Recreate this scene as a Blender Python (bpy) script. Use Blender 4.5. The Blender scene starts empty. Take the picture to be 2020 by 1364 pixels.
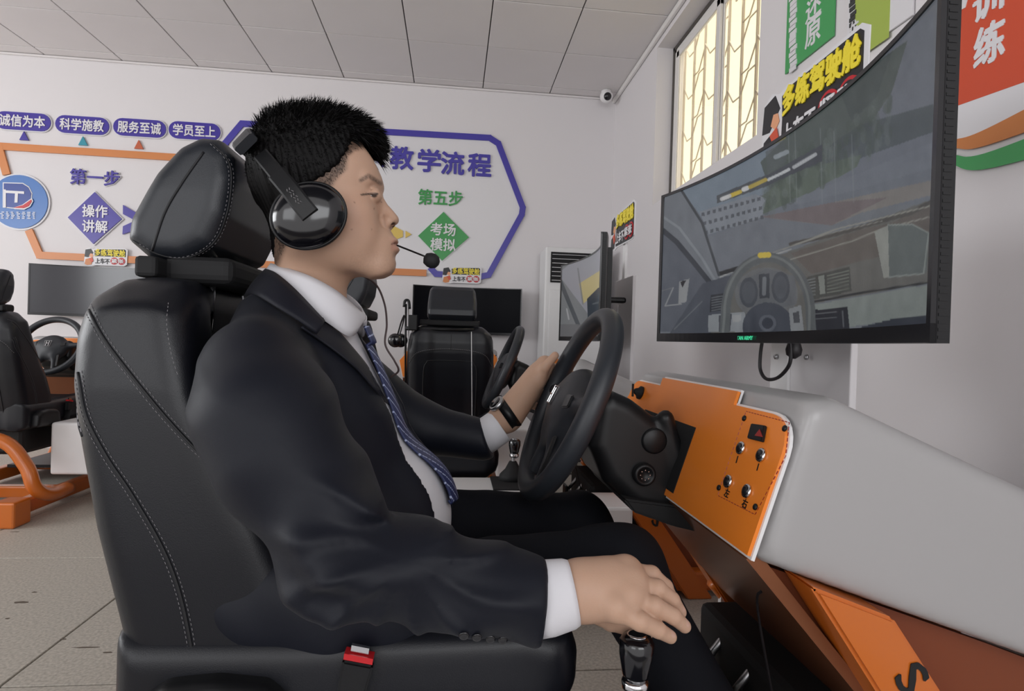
import bpy, bmesh, math, random
import numpy as np
from mathutils import Vector, Matrix
from mathutils.bvhtree import BVHTree
random.seed(4); rng = np.random.default_rng(4)
PI = math.pi
C = bpy.context.scene.collection
scene = bpy.context.scene
# ------------------------------------------------------------------ camera (calibrated from the ceiling grid)
FPX, YAW, PITCH, ROLL, CAMH = 1124.0, .1036, -.0068, .0309, 1.0
_F = np.array([math.sin(YAW)*math.cos(PITCH), math.cos(YAW)*math.cos(PITCH), math.sin(PITCH)])
_r = np.array([math.cos(YAW), -math.sin(YAW), 0.]); _u = np.cross(_r, _F)
_A = _r*math.cos(ROLL)+_u*math.sin(ROLL); _B = _u*math.cos(ROLL)-_r*math.sin(ROLL)
CAM = np.array([0, 0, CAMH])
cd = bpy.data.cameras.new('camera'); cam = bpy.data.objects.new('camera', cd); C.objects.link(cam)
cd.sensor_width = 36; cd.lens = FPX*36/2020; cd.clip_start = .02
cam.matrix_world = Matrix(((_A[0], _B[0], -_F[0], 0), (_A[1], _B[1], -_F[1], 0), (_A[2], _B[2], -_F[2], CAMH), (0, 0, 0, 1)))
scene.camera = cam
# ------------------------------------------------------------------ light and exposure
scene.view_settings.view_transform = 'Standard'; scene.view_settings.look = 'None'
scene.view_settings.gamma = 1; scene.view_settings.use_curve_mapping = False
scene.view_settings.exposure = 0.20
world = bpy.data.worlds.new('world'); scene.world = world; world.use_nodes = True
world.node_tree.nodes['Background'].inputs[0].default_value = (1.0, .975, .98, 1)
world.node_tree.nodes['Background'].inputs[1].default_value = 1.0
def area(name, loc, target, sx, sy, power, col=(1, 1, 1)):
    l = bpy.data.lights.new(name, 'AREA'); l.shape = 'RECTANGLE'; l.size = sx; l.size_y = sy; l.energy = power; l.color = col
    o = bpy.data.objects.new(name, l); C.objects.link(o); o.location = loc
    o.rotation_euler = (Vector(target)-Vector(loc)).to_track_quat('-Z', 'Y').to_euler(); return o
_s = bpy.data.lights.new('sun', 'SUN'); _s.energy = 5.0; _s.angle = .01; _s.color = (1, .96, .88)
sun = bpy.data.objects.new('sun', _s); C.objects.link(sun); sun.rotation_euler = Vector((.5, 0, -.866)).to_track_quat('-Z', 'Y').to_euler()
area('window_daylight', (2.5, 3.3, 5.2), (-.5, 3.2, 1.2), 1.6, 1.6, 60, (1, .97, .92))
area('left_fill_light', (-5.8, 1.2, 2.0), (1.4, 2.0, 1.3), 3.0, 1.5, 90, (.96, .98, 1))  # added fill from the left, no window known there
area('rear_window_daylight', (.9, -2.6, 2.0), (0, 2.5, 1.4), 2.2, 1.4, 26, (.95, .97, 1))
area('rear_window_daylight', (-2.6, -2.6, 2.0), (0, 2.5, 1.2), 2.0, 1.4, 18, (.95, .97, 1))

def U(px, py, Y=None, X=None, Z=None):          # photo pixel -> point of the place on a plane Y=, X= or Z=
    d = _A*(px-1010)/FPX-_B*(py-682)/FPX+_F
    t = Y/d[1] if Y is not None else (X/d[0] if X is not None else (Z-CAMH)/d[2])
    return d*t+CAM
def UP(px, py, p, n):
    d = _A*(px-1010)/FPX-_B*(py-682)/FPX+_F; n = np.asarray(n, float)
    return d*(((np.asarray(p)-CAM)@n)/(d@n))+CAM
def RAY(px, py):
    d = _A*(px-1010)/FPX-_B*(py-682)/FPX+_F; return d/np.linalg.norm(d)
def PROJ(P):
    P = np.asarray(P, float)-CAM; z = P@_F
    return np.stack([1010+FPX*(P@_A)/z, 682-FPX*(P@_B)/z], -1)
def lin(c):
    c = np.asarray(c, float)/255.; return np.where(c <= .04045, c/12.92, ((c+.055)/1.055)**2.4)
# ------------------------------------------------------------------ materials
M = {}
def mat(name, col, rough=.5, metal=0, spec=.5, coat=0, bump=None, noise=None, sss=0, emit=None, attr=None, trans=0, sheen=0):
    m = bpy.data.materials.new(name); m.use_nodes = True; nt = m.node_tree; b = nt.nodes['Principled BSDF']
    b.inputs['Base Color'].default_value = (*col, 1); b.inputs['Roughness'].default_value = rough
    b.inputs['Metallic'].default_value = metal; b.inputs['Specular IOR Level'].default_value = spec
    b.inputs['Coat Weight'].default_value = coat; b.inputs['Coat Roughness'].default_value = .12
    b.inputs['Transmission Weight'].default_value = trans; b.inputs['Sheen Weight'].default_value = sheen
    if sss:
        b.inputs['Subsurface Weight'].default_value = sss; b.inputs['Subsurface Radius'].default_value = (.012, .005, .003); b.inputs['Subsurface Scale'].default_value = 1
    tc = None
    if noise or bump:
        tc = nt.nodes.new('ShaderNodeTexCoord')
    if noise:                                    # (scale, amount, detail)
        n = nt.nodes.new('ShaderNodeTexNoise'); n.inputs['Scale'].default_value = noise[0]; n.inputs['Detail'].default_value = noise[2]
        nt.links.new(tc.outputs['Object'], n.inputs['Vector'])
        mx = nt.nodes.new('ShaderNodeMix'); mx.data_type = 'RGBA'
        k = noise[1]
        mx.inputs[6].default_value = (*[c*(1-k) for c in col], 1); mx.inputs[7].default_value = (*[min(1, c*(1+k)) for c in col], 1)
        nt.links.new(n.outputs['Fac'], mx.inputs[0]); nt.links.new(mx.outputs[2], b.inputs['Base Color'])
    if bump:                                     # (scale, distance, strength)
        n = nt.nodes.new('ShaderNodeTexNoise'); n.inputs['Scale'].default_value = bump[0]; n.inputs['Detail'].default_value = 4
        nt.links.new(tc.outputs['Object'], n.inputs['Vector'])
        bp = nt.nodes.new('ShaderNodeBump'); bp.inputs['Distance'].default_value = bump[1]; bp.inputs['Strength'].default_value = bump[2]
        nt.links.new(n.outputs['Fac'], bp.inputs['Height']); nt.links.new(bp.outputs[0], b.inputs['Normal'])
    if attr:
        a = nt.nodes.new('ShaderNodeAttribute'); a.attribute_name = attr
        nt.links.new(a.outputs['Color'], b.inputs['Base Color' if attr == 'paint' else 'Emission Color'])
        if attr != 'paint': b.inputs['Emission Strength'].default_value = .82
    if emit:
        b.inputs['Emission Color'].default_value = (*emit[0], 1); b.inputs['Emission Strength'].default_value = emit[1]
    M[name] = m; return m
mat('wall_paint', (.72, .695, .705), .65, bump=(90, .002, .15), noise=(.7, .02, 2))
mat('ceiling_tile', (.72, .69, .69), .8, bump=(300, .001, .3), noise=(2.5, .035, 3))
mat('ceiling_gap', (.045, .045, .045), .8)
mat('terrazzo', (.42, .385, .335), .5, noise=(110, .55, 6), spec=.3)
mat('grout', (.10, .09, .08), .9)
mat('leather', (.0060, .0066, .0100), .36, spec=.42, bump=(700, .0006, .35), noise=(3, .12, 2))
mat('leather_side', (.013, .0155, .021), .38, spec=.5, bump=(700, .0006, .35))
mat('leather_grey', (.062, .066, .075), .42, spec=.5, bump=(700, .0006, .3))
mat('stitch', (.22, .21, .22), .7)
mat('seam', (.006, .006, .008), .6)
mat('black_plastic', (.007, .007, .008), .4, spec=.35, bump=(500, .0004, .2))
mat('wheel_rubber', (.022, .025, .031), .42, spec=.5, bump=(900, .0003, .3))
mat('hub_plastic', (.020, .022, .028), .5, bump=(900, .0003, .3))
mat('gloss_black', (.004, .004, .006), .14, coat=.5)
mat('matte_black', (.006, .006, .007), .75)
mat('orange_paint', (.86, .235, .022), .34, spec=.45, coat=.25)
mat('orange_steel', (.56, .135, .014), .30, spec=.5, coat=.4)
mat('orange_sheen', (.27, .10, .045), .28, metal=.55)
mat('shaded_orange_steel', (.20, .050, .018), .4, spec=.3)  # orange steel with the shade under the hood put into its colour
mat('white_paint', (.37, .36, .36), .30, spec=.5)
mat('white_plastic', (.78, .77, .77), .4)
mat('ac_white', (.72, .72, .72), .4)
mat('chrome', (.75, .75, .77), .12, metal=1)
mat('steel', (.45, .45, .46), .35, metal=1)
mat('red_plastic', (.55, .012, .018), .35)
mat('red_dark', (.30, .02, .015), .4)
mat('sign_blue', tuple(lin((62, 48, 150))), .35)
mat('sign_violet', tuple(lin((70, 62, 160))), .35)
mat('sign_green', tuple(lin((60, 150, 78))), .35)
mat('sign_orange', tuple(lin((205, 128, 70))), .4)
mat('sign_teal', tuple(lin((40, 140, 160))), .4)
mat('sign_brick', tuple(lin((190, 90, 55))), .4)
mat('sign_yellow', tuple(lin((215, 185, 90))), .4)
mat('sign_white', (.72, .71, .73), .4)
mat('banner_green', tuple(lin((70, 160, 92))), .35)
mat('banner_lime', tuple(lin((165, 185, 85))), .3)
mat('banner_red', tuple(lin((205, 78, 48))), .4)
mat('logo_blue', tuple(lin((62, 112, 180))), .35)
mat('logo_navy', tuple(lin((28, 58, 140))), .35)
mat('sticker_yellow', tuple(lin((238, 218, 50))), .4)
mat('sticker_black', (.012, .011, .014), .4)
mat('sticker_red', tuple(lin((190, 28, 38))), .4)
mat('skin_print', tuple(lin((225, 160, 120))), .4)
mat('skin', (.40, .26, .185), .5, spec=.35, sss=.12, bump=(420, .0008, .22), attr='paint')
mat('hair', (.0030, .0026, .0028), .55, spec=.14, attr=None)
mat('hair_fade', (.045, .027, .020), .7)
mat('suit', (.0044, .0056, .0115), .55, spec=.27, sheen=.03, bump=(1500, .0004, .4))
mat('suit_lapel', (.0066, .0072, .0135), .55, spec=.27, sheen=.03, bump=(1500, .0004, .4))
mat('trousers', (.0045, .005, .0075), .8, spec=.15, bump=(1500, .0004, .3))
mat('shirt', (.68, .67, .70), .7, bump=(900, .0004, .2))
mat('tie', (.03, .04, .12), .5, attr='paint')
mat('shoe', (.006, .006, .006), .25)
mat('glass', (1, 1, 1), .02, trans=1, spec=.3)
mat('window_white', (.76, .74, .72), .4)
mat('window_dark', (.07, .062, .055), .5)
mat('grille', (.38, .32, .24), .5)
mat('outside_wall', (.90, .80, .50), .8)
mat('screen', (.004, .004, .005), .28, spec=.25, attr='picture')
mat('dark_screen', (.002, .0022, .004), .3, spec=.06)
mat('dark_screen_pale', (.03, .03, .038), .25, spec=.5)  # grey of a reflection put into the base colour
mat('green_logo', (.0, .2, .08), .5, emit=((.05, .6, .3), .8))  # green lettering given a glow of its own
mat('camera_black', (.01, .01, .012), .2)
mat('eye_white', (.55, .52, .5), .2)
mat('cable', (.012, .01, .012), .5)
mat('cable_brown', (.09, .06, .06), .5)
# ------------------------------------------------------------------ object helpers
def tag(o, label=None, cat=None, group=None, kind=None):
    if label: o['label'] = label
    if cat: o['category'] = cat
    if group: o['group'] = group
    if kind: o['kind'] = kind
    return o
def thing(name, label, cat, loc=(0, 0, 0), rz=0, group=None):
    o = bpy.data.objects.new(name, None); C.objects.link(o); o.location = loc; o.rotation_euler = (0, 0, rz)
    o.empty_display_size = .1
    return tag(o, label, cat, group)
def link(name, me, m, parent=None, world=True, label=None, kind=None):
    if m is not None and not me.materials: me.materials.append(M[m] if isinstance(m, str) else m)
    o = bpy.data.objects.new(name, me); C.objects.link(o)
    if parent is not None:
        o.parent = parent
        if world:                               # mesh given in world coordinates
            r, off = parent, Vector((0, 0, 0))
            mw = Matrix.Identity(4); ch = []
            while r is not None: ch.append(r); r = r.parent
            for r in reversed(ch): mw = mw @ r.matrix_basis
            o.matrix_basis = mw.inverted()
    return tag(o, label, kind=kind)
def tomesh(name, V, Fc, smooth=False):
    me = bpy.data.meshes.new(name); me.from_pydata([tuple(map(float, v)) for v in V], [], [tuple(map(int, f)) for f in Fc])
    if smooth: me.polygons.foreach_set('use_smooth', [True]*len(me.polygons))
    me.update(); return me
def npmesh(name, V, Q, smooth=True):
    me = bpy.data.meshes.new(name); V = np.asarray(V, np.float32); Q = np.asarray(Q, np.int32)
    me.vertices.add(len(V)); me.vertices.foreach_set('co', V.ravel())
    me.loops.add(Q.size); me.loops.foreach_set('vertex_index', Q.ravel())
    k = Q.shape[1]; me.polygons.add(len(Q)); me.polygons.foreach_set('loop_start', np.arange(len(Q), dtype=np.int32)*k)
    me.polygons.foreach_set('use_smooth', np.full(len(Q), smooth)); me.update(calc_edges=True); me.validate(); return me
def from_bm(name, bm, smooth=False):
    me = bpy.data.meshes.new(name); bm.normal_update(); bm.to_mesh(me); bm.free()
    if smooth: me.polygons.foreach_set('use_smooth', [True]*len(me.polygons))
    return me
def b_box(bm, lo, hi, bev=0, seg=2):
    r = bmesh.ops.create_cube(bm, size=1); vs = r['verts']
    for v in vs: v.co = Vector([(lo[i]+hi[i])/2+v.co[i]*(hi[i]-lo[i]) for i in range(3)])
    if bev: bmesh.ops.bevel(bm, geom=list({e for v in vs for e in v.link_edges}), offset=bev, segments=seg, affect='EDGES', profile=.5, clamp_overlap=True)
    return bm
def box(name, lo, hi, m, parent=None, bev=0, seg=2, world=True, smooth=False, **k):
    me = from_bm(name, b_box(bmesh.new(), lo, hi, bev, seg), smooth); return link(name, me, m, parent, world, **k)
def frame_axes(d, upv=(0, 0, 1)):
    d = Vector(d).normalized(); u = Vector(upv)
    if abs(d.dot(u)) > .98: u = Vector((1, 0, 0))
    s = d.cross(u).normalized(); return s, s.cross(d).normalized()
def b_tube(bm, pts, r, n=8, closed=False, flat=1.0, rot=0, upv=(0, 0, 1)):
    pts = [Vector(p) for p in pts]; N = len(pts); rr = r if hasattr(r, '__len__') else [r]*N; rings = []; ps = None
    for i, p in enumerate(pts):
        if closed: d = pts[(i+1) % N]-pts[i-1]
        else: d = pts[min(i+1, N-1)]-pts[max(i-1, 0)]
        d.normalize()
        if ps is None: s, t = frame_axes(d, upv)
        else: s = (ps-d*ps.dot(d)).normalized(); t = s.cross(d)
        ps = s
        rings.append([bm.verts.new(p+s*math.cos(2*PI*k/n+rot)*rr[i]+t*math.sin(2*PI*k/n+rot)*rr[i]*flat) for k in range(n)])
    for i in range(N if closed else N-1):
        a, b = rings[i], rings[(i+1) % N]
        for k in range(n): bm.faces.new((a[k], a[(k+1) % n], b[(k+1) % n], b[k]))
    if not closed: bm.faces.new(rings[0][::-1]); bm.faces.new(rings[-1])
    return bm
def tube(name, pts, r, m, parent=None, n=10, closed=False, flat=1.0, world=True, upv=(0, 0, 1), **k):
    bm = b_tube(bmesh.new(), pts, r, n, closed, flat, upv=upv); bmesh.ops.recalc_face_normals(bm, faces=bm.faces)
    return link(name, from_bm(name, bm, True), m, parent, world, **k)
def b_lathe(bm, prof, o, ax, n=24, sx=1, sy=1, upv=(0, 0, 1)):   # prof [(r,h)], o origin, ax axis
    ax = Vector(ax).normalized(); s, t = frame_axes(ax, upv); o = Vector(o); rings = []
    for r, h in prof:
        rings.append([bm.verts.new(o+ax*h+s*math.cos(2*PI*k/n)*r*sx+t*math.sin(2*PI*k/n)*r*sy) for k in range(n)])
    for a, b in zip(rings, rings[1:]):
        for k in range(n): bm.faces.new((a[k], a[(k+1) % n], b[(k+1) % n], b[k]))
    bm.faces.new(rings[0][::-1]); bm.faces.new(rings[-1]); bmesh.ops.recalc_face_normals(bm, faces=bm.faces); return bm
def lathe(name, prof, o, ax, m, parent=None, n=24, world=True, sx=1, sy=1, upv=(0, 0, 1), smooth=True, **k):
    return link(name, from_bm(name, b_lathe(bmesh.new(), prof, o, ax, n, sx, sy, upv), smooth), m, parent, world, **k)
def b_prism(bm, poly, d, bev=0, seg=2):          # poly: 3-D points; d: extrusion vector
    vs = [bm.verts.new(Vector(p)) for p in poly]; f = bm.faces.new(vs)
    r = bmesh.ops.extrude_face_region(bm, geom=[f]); nv = [v for v in r['geom'] if isinstance(v, bmesh.types.BMVert)]
    bmesh.ops.translate(bm, verts=nv, vec=Vector(d))
    al = list(set(vs+nv))
    if bev: bmesh.ops.bevel(bm, geom=list({e for v in al for e in v.link_edges}), offset=bev, segments=seg, affect='EDGES', clamp_overlap=True)
    bmesh.ops.recalc_face_normals(bm, faces=bm.faces); return bm
def prism(name, poly, d, m, parent=None, bev=0, seg=2, world=True, smooth=False, **k):
    return link(name, from_bm(name, b_prism(bmesh.new(), poly, d, bev, seg), smooth), m, parent, world, **k)
def text_mesh(s, size, depth=.004, bold=0.0, name='lettering'):
    cu = bpy.data.curves.new('t', 'FONT'); cu.body = s; cu.size = size; cu.extrude = depth/2; 
    cu.align_x = 'CENTER'; cu.align_y = 'CENTER'; cu.resolution_u = 2
    o = bpy.data.objects.new('t', cu); C.objects.link(o); dg = bpy.context.evaluated_depsgraph_get(); dg.update()
    me = bpy.data.meshes.new_from_object(o.evaluated_get(dg)); me.name = name
    if bold:                                     # heavier strokes: the outline repeated a hair's breadth to each side
        bm = bmesh.new(); k = bold*size
        for q, (dx, dy) in enumerate(((0, 0), (k, 0), (-k, 0), (0, k), (0, -k), (k*.7, k*.7), (-k*.7, -k*.7))):
            me.transform(Matrix.Translation((dx, dy, q*depth*.01))); bm.from_mesh(me); me.transform(Matrix.Translation((-dx, -dy, -q*depth*.01)))
        bm.to_mesh(me); bm.free()
    bpy.data.objects.remove(o); bpy.data.curves.remove(cu); me.materials.clear()
    n = len(me.vertices)
    if n:                                        # centre on its own bounds
        co = np.empty(n*3); me.vertices.foreach_get('co', co); co = co.reshape(-1, 3); c = (co.min(0)+co.max(0))/2; co -= c; me.vertices.foreach_set('co', co.ravel())
    return me
def put_text(s, size, loc, ex, ey, m, parent=None, depth=.004, bold=.0, name='lettering', wscale=1, fit=None, **k):
    """text with its x along ex, its y along ey, centred at loc (all world)"""
    me = text_mesh(s, size, depth, bold, name); n = len(me.vertices)
    co = np.empty(n*3); me.vertices.foreach_get('co', co); co = co.reshape(-1, 3)
    if fit:
        sz = co.max(0)-co.min(0); co[:, 0] *= fit[0]/sz[0]; co[:, 1] *= fit[1]/sz[1]
    ex = np.asarray(ex, float); ex /= np.linalg.norm(ex); ey = np.asarray(ey, float); ey /= np.linalg.norm(ey); ez = np.cross(ex, ey)
    w = np.asarray(loc)+co[:, :1]*wscale*ex+co[:, 1:2]*ey+co[:, 2:]*ez
    me.vertices.foreach_set('co', w.ravel()); me.update(); return link(name, me, m, parent, True, **k)
# ------------------------------------------------------------------ implicit surfaces (smooth unions of solids -> one continuous mesh)
class G:
    def __init__(s, lo, hi, h):
        s.lo = np.array(lo, float); s.h = h; n = np.ceil((np.array(hi)-s.lo)/h).astype(int)+1
        s.n = n
        s.X = (s.lo[0]+h*np.arange(n[0])).astype(np.float32)[:, None, None]
        s.Y = (s.lo[1]+h*np.arange(n[1])).astype(np.float32)[None, :, None]
        s.Z = (s.lo[2]+h*np.arange(n[2])).astype(np.float32)[None, None, :]
    def cap(s, a, b, ra, rb, sy=1.0, sx=1.0):
        a = np.asarray(a, float); b = np.asarray(b, float); d = b-a; L = d@d+1e-12
        dx, dy, dz = s.X-a[0], s.Y-a[1], s.Z-a[2]
        t = np.clip((dx*d[0]+dy*d[1]+dz*d[2])/L, 0, 1)
        return np.sqrt(((dx-t*d[0])/sx)**2+((dy-t*d[1])/sy)**2+(dz-t*d[2])**2)-(ra+(rb-ra)*t)
    def ell(s, c, r, rot=0):                     # rot: about Y
        dx, dy, dz = s.X-c[0], s.Y-c[1], s.Z-c[2]
        if rot: k, q = math.cos(rot), math.sin(rot); dx, dz = dx*k+dz*q, dz*k-dx*q
        k0 = np.sqrt((dx/r[0])**2+(dy/r[1])**2+(dz/r[2])**2); k1 = np.sqrt((dx/r[0]**2)**2+(dy/r[1]**2)**2+(dz/r[2]**2)**2)+1e-6
        return k0*(k0-1)/k1
    def box(s, lo, hi, r=0):
        c = (np.array(lo)+np.array(hi))/2; e = (np.array(hi)-np.array(lo))/2-r
        qx, qy, qz = np.abs(s.X-c[0])-e[0], np.abs(s.Y-c[1])-e[1], np.abs(s.Z-c[2])-e[2]
        return np.sqrt(np.maximum(qx, 0)**2+np.maximum(qy, 0)**2+np.maximum(qz, 0)**2)+np.minimum(np.maximum(qx, np.maximum(qy, qz)), 0)-r
    def polyXZ(s, P):
        P = np.asarray(P, float); x = s.X[:, 0, 0][:, None].astype(float); z = s.Z[0, 0, :][None, :].astype(float)
        return poly2(P, x, z).astype(np.float32)[:, None, :]
    def polyYZ(s, P):
        P = np.asarray(P, float); y = s.Y[0, :, 0][:, None].astype(float); z = s.Z[0, 0, :][None, :].astype(float)
        return poly2(P, y, z).astype(np.float32)[None, :, :]
    def extr(s, P, y0, y1, r, rb=None):          # XZ polygon extruded in Y, all edges rounded by r
        d = s.polyXZ(P)+r; w = np.abs(s.Y-(y0+y1)/2)-(y1-y0)/2+r
        return np.sqrt(np.maximum(d, 0)**2+np.maximum(w, 0)**2)+np.minimum(np.maximum(d, w), 0)-r
def poly2(P, x, z):
    d = np.full(np.broadcast(x, z).shape, 1e9); sgn = np.ones(d.shape); n = len(P)
    for i in range(n):
        a, b = P[i], P[i-1]; e = b-a; wx, wz = x-a[0], z-a[1]
        t = np.clip((wx*e[0]+wz*e[1])/(e@e+1e-15), 0, 1); d = np.minimum(d, (wx-e[0]*t)**2+(wz-e[1]*t)**2)
        c1, c2, c3 = z >= a[1], z < b[1], e[0]*wz > e[1]*wx
        sgn = np.where((c1 & c2 & c3) | (~c1 & ~c2 & ~c3), -sgn, sgn)
    return sgn*np.sqrt(d)
def smin(a, b, k):
    h = np.maximum(k-np.abs(a-b), 0)/k; return np.minimum(a, b)-h*h*k*.25
def smax(a, b, k): return -smin(-a, -b, k)
def nets(F, g):
    """surface nets"""
    F = np.ascontiguousarray(np.broadcast_to(F, tuple(g.n)), np.float32); S = F < 0
    nx, ny, nz = F.shape; cnt = np.zeros((nx-1, ny-1, nz-1), np.int8)
    for i in (0, 1):
        for j in (0, 1):
            for k in (0, 1): cnt += S[i:nx-1+i, j:ny-1+j, k:nz-1+k]
    act = (cnt > 0) & (cnt < 8); idx = np.argwhere(act); N = len(idx)
    vid = np.full(act.shape, -1, np.int32); vid[act] = np.arange(N)
    P = np.zeros((N, 3)); W = np.zeros(N)
    cor = [(i, j, k) for i in (0, 1) for j in (0, 1) for k in (0, 1)]
    val = {c: F[idx[:, 0]+c[0], idx[:, 1]+c[1], idx[:, 2]+c[2]] for c in cor}
    for c in cor:
        for a in range(3):
            if c[a] == 0:
                e = list(c); e[a] = 1; e = tuple(e); v0, v1 = val[c], val[e]; m = (v0 < 0) != (v1 < 0)
                t = np.where(m, v0/(v0-v1+1e-20), 0); q = np.array(c, float)[None, :].repeat(N, 0); q[:, a] += t
                P[m] += q[m]; W[m] += 1
    V = g.lo+(idx+P/W[:, None])*g.h; Q = []
    for a in range(3):
        b, c = (a+1) % 3, (a+2) % 3
        sl0 = [slice(None)]*3; sl1 = [slice(None)]*3; sl0[a] = slice(0, -1); sl1[a] = slice(1, None)
        s0, s1 = S[tuple(sl0)], S[tuple(sl1)]; e = np.argwhere(s0 != s1)
        ok = (e[:, b] > 0) & (e[:, c] > 0) & (e[:, b] < F.shape[b]-1) & (e[:, c] < F.shape[c]-1); e = e[ok]
        fl = s0[tuple(e.T)]; ids = []
        for db, dc in ((1, 1), (0, 1), (0, 0), (1, 0)):
            q = e.copy(); q[:, b] -= db; q[:, c] -= dc; ids.append(vid[tuple(q.T)])
        q = np.stack(ids, 1); q[~fl] = q[~fl][:, ::-1]; Q.append(q)
    return V, np.concatenate(Q)
def relax(V, Q, it=1, lam=.5):
    for _ in range(it):
        acc = np.zeros_like(V); w = np.zeros(len(V))
        for k in range(4):
            a, b = Q[:, k], Q[:, (k+1) % 4]
            np.add.at(acc, a, V[b]); np.add.at(w, a, 1); np.add.at(acc, b, V[a]); np.add.at(w, b, 1)
        V = V+lam*(acc/np.maximum(w, 1)[:, None]-V)
    return V
def solid(name, F, g, it=1):
    V, Q = nets(F, g); V = relax(V, Q, it); return npmesh(name, V, Q)
def bvh_of(*objs):
    V = []; P = []; o = 0
    for ob in objs:
        me = ob.data; mw = ob_world(ob); V += [mw @ v.co for v in me.vertices]; P += [[i+o for i in p.vertices] for p in me.polygons]; o = len(V)
    return BVHTree.FromPolygons(V, P)
def ob_world(o):
    ch = []
    while o is not None: ch.append(o); o = o.parent
    m = Matrix.Identity(4)
    for r in reversed(ch): m = m @ r.matrix_basis
    return m
def cast(bvh, px, py, off=.0):
    h, n, i, d = bvh.ray_cast(Vector(CAM), Vector(RAY(px, py)))
    return None if h is None else (np.array(h)+np.array(n)*off if n.dot(Vector(RAY(px, py))) < 0 else np.array(h)-np.array(n)*off)
def resample(pts, step):
    pts = [np.asarray(p, float) for p in pts]; out = [pts[0]]; 
    for a, b in zip(pts, pts[1:]):
        n = max(1, int(np.linalg.norm(b-a)/step)); out += [a+(b-a)*k/n for k in range(1, n+1)]
    return out
def spline(P, n=8):                              # Catmull-Rom through control points
    P = [np.asarray(p, float) for p in P]; Q = [2*P[0]-P[1]]+P+[2*P[-1]-P[-2]]; out = []
    for i in range(1, len(Q)-2):
        for k in range(n):
            t = k/n; a, b, c, d = Q[i-1:i+3]
            out.append(.5*((2*b)+(c-a)*t+(2*a-5*b+4*c-d)*t*t+(3*b-a-3*c+d)*t**3))
    return out+[P[-1]]
def drape(bvh, pxs, off, step=6):
    out = []
    for p in resample(spline(pxs, 8), step):
        q = cast(bvh, p[0], p[1], off)
        if q is not None and (not out or np.linalg.norm(q-out[-1]) < .08): out.append(q)
    return out
def b_dashes(bm, pts, L=.006, gap=.005, r=.0008):
    P = resample(pts, .001); i = 0; n = int(L*1000); m = int(gap*1000)
    while i+n < len(P): b_tube(bm, [P[i], P[i+n//2], P[i+n]], r, 4); i += n+m
    return bm
# ================================================================== the room
WX, WY, CZ = 1.404, 5.08, 3.236                  # right wall, back wall, ceiling height
tag(box('wall_back', (-6.5, WY, 0), (WX+.3, WY+.2, CZ+.4), 'wall_paint'), kind='structure', label='white painted back wall carrying the hexagon signs')
# window opening in the right wall
wy0, wy1 = 2.58, 4.0
wz0 = float(U(1272, 415, X=WX)[2]); wz1 = float(U(1278, 121, X=WX)[2])
bm = bmesh.new()
b_box(bm, (WX, -1.5, 0), (WX+.2, wy0, CZ+.4)); b_box(bm, (WX, wy1, 0), (WX+.2, WY+.2, CZ+.4))
b_box(bm, (WX, wy0, 0), (WX+.2, wy1, wz0)); b_box(bm, (WX, wy0, wz1), (WX+.2, wy1, CZ+.4))
tag(link('wall_right', from_bm('wall_right', bm), 'wall_paint'), kind='structure', label='white painted side wall with a high window')
# floor of terrazzo slabs
fl = tag(box('floor', (-6.5, -1.5, -.06), (WX+.2, WY+.2, -.006), 'grout'), kind='structure', label='beige terrazzo floor laid in large slabs')
s1 = U(150, 1101, Z=0); s2 = U(232, 1177, Z=0); S = .95
me = from_bm('floor_slab', b_box(bmesh.new(), (.003, .003, -.03), (S-.003, S-.003, 0), .002, 1)); me.materials.append(M['terrazzo'])
for i in range(-5, 4):
    for j in range(-3, 4):
        x0, y0 = s2[0]+i*S, s1[1]+j*S
        if x0 > WX or y0 > WY: continue
        o = bpy.data.objects.new('floor_slab', me); C.objects.link(o); o.parent = fl; o.location = (x0, y0, 0)
mat('floor_stain', (.10, .075, .055), .7)
for k, (px, py, a, b) in enumerate(((42, 1189, .035, .006), (68, 1169, .010, .004), (15, 1221, .010, .004), (30, 1050, .03, .003), (170, 1278, .05, .003), (212, 1288, .02, .003), (125, 1262, .012, .003))):
    c = U(px, py, Z=.0); q = [c+np.array([a*math.cos(t)*random.uniform(.6, 1), b*1.6*math.sin(t)*random.uniform(.6, 1), .0002]) for t in np.linspace(0, 2*PI, 13)[:-1]]
    prism('stain', q, (0, 0, .0004), 'floor_stain', fl)
# ceiling of square tiles
cl = tag(box('ceiling', (-6.5, -1.5, CZ+.012), (WX+.2, WY+.2, CZ+.06), 'ceiling_gap'), kind='structure', label='suspended ceiling of square grey white tiles')
T = .6; g = .0042
def tile_mesh(w, d):
    me = from_bm('ceiling_tile', b_box(bmesh.new(), (g, g, 0), (w-g, d-g, .02), .002, 1)); me.materials.append(M['ceiling_tile']); return me
me = tile_mesh(T, T); strip = tile_mesh(T, .13)
for i in range(-11, 1):
    x0 = .797+i*T
    for j in range(7):
        o = bpy.data.objects.new('ceiling_tile', me); C.objects.link(o); o.parent = cl; o.location = (x0, 4.35-j*T, CZ+random.uniform(0, .002))
    o = bpy.data.objects.new('edge_strip', strip); C.objects.link(o); o.parent = cl; o.location = (x0, 4.95, CZ)
tag(box('trim_1', (WX-.028, -1.2, CZ-.045), (WX-.002, WY, CZ-.004), 'window_white', bev=.008), kind='structure', label='thin white cornice along the ceiling over the window')
tag(box('trim_2', (-6, WY-.02, CZ-.02), (WX-.03, WY-.002, CZ-.004), 'ceiling_tile', bev=.004), kind='structure')
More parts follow.
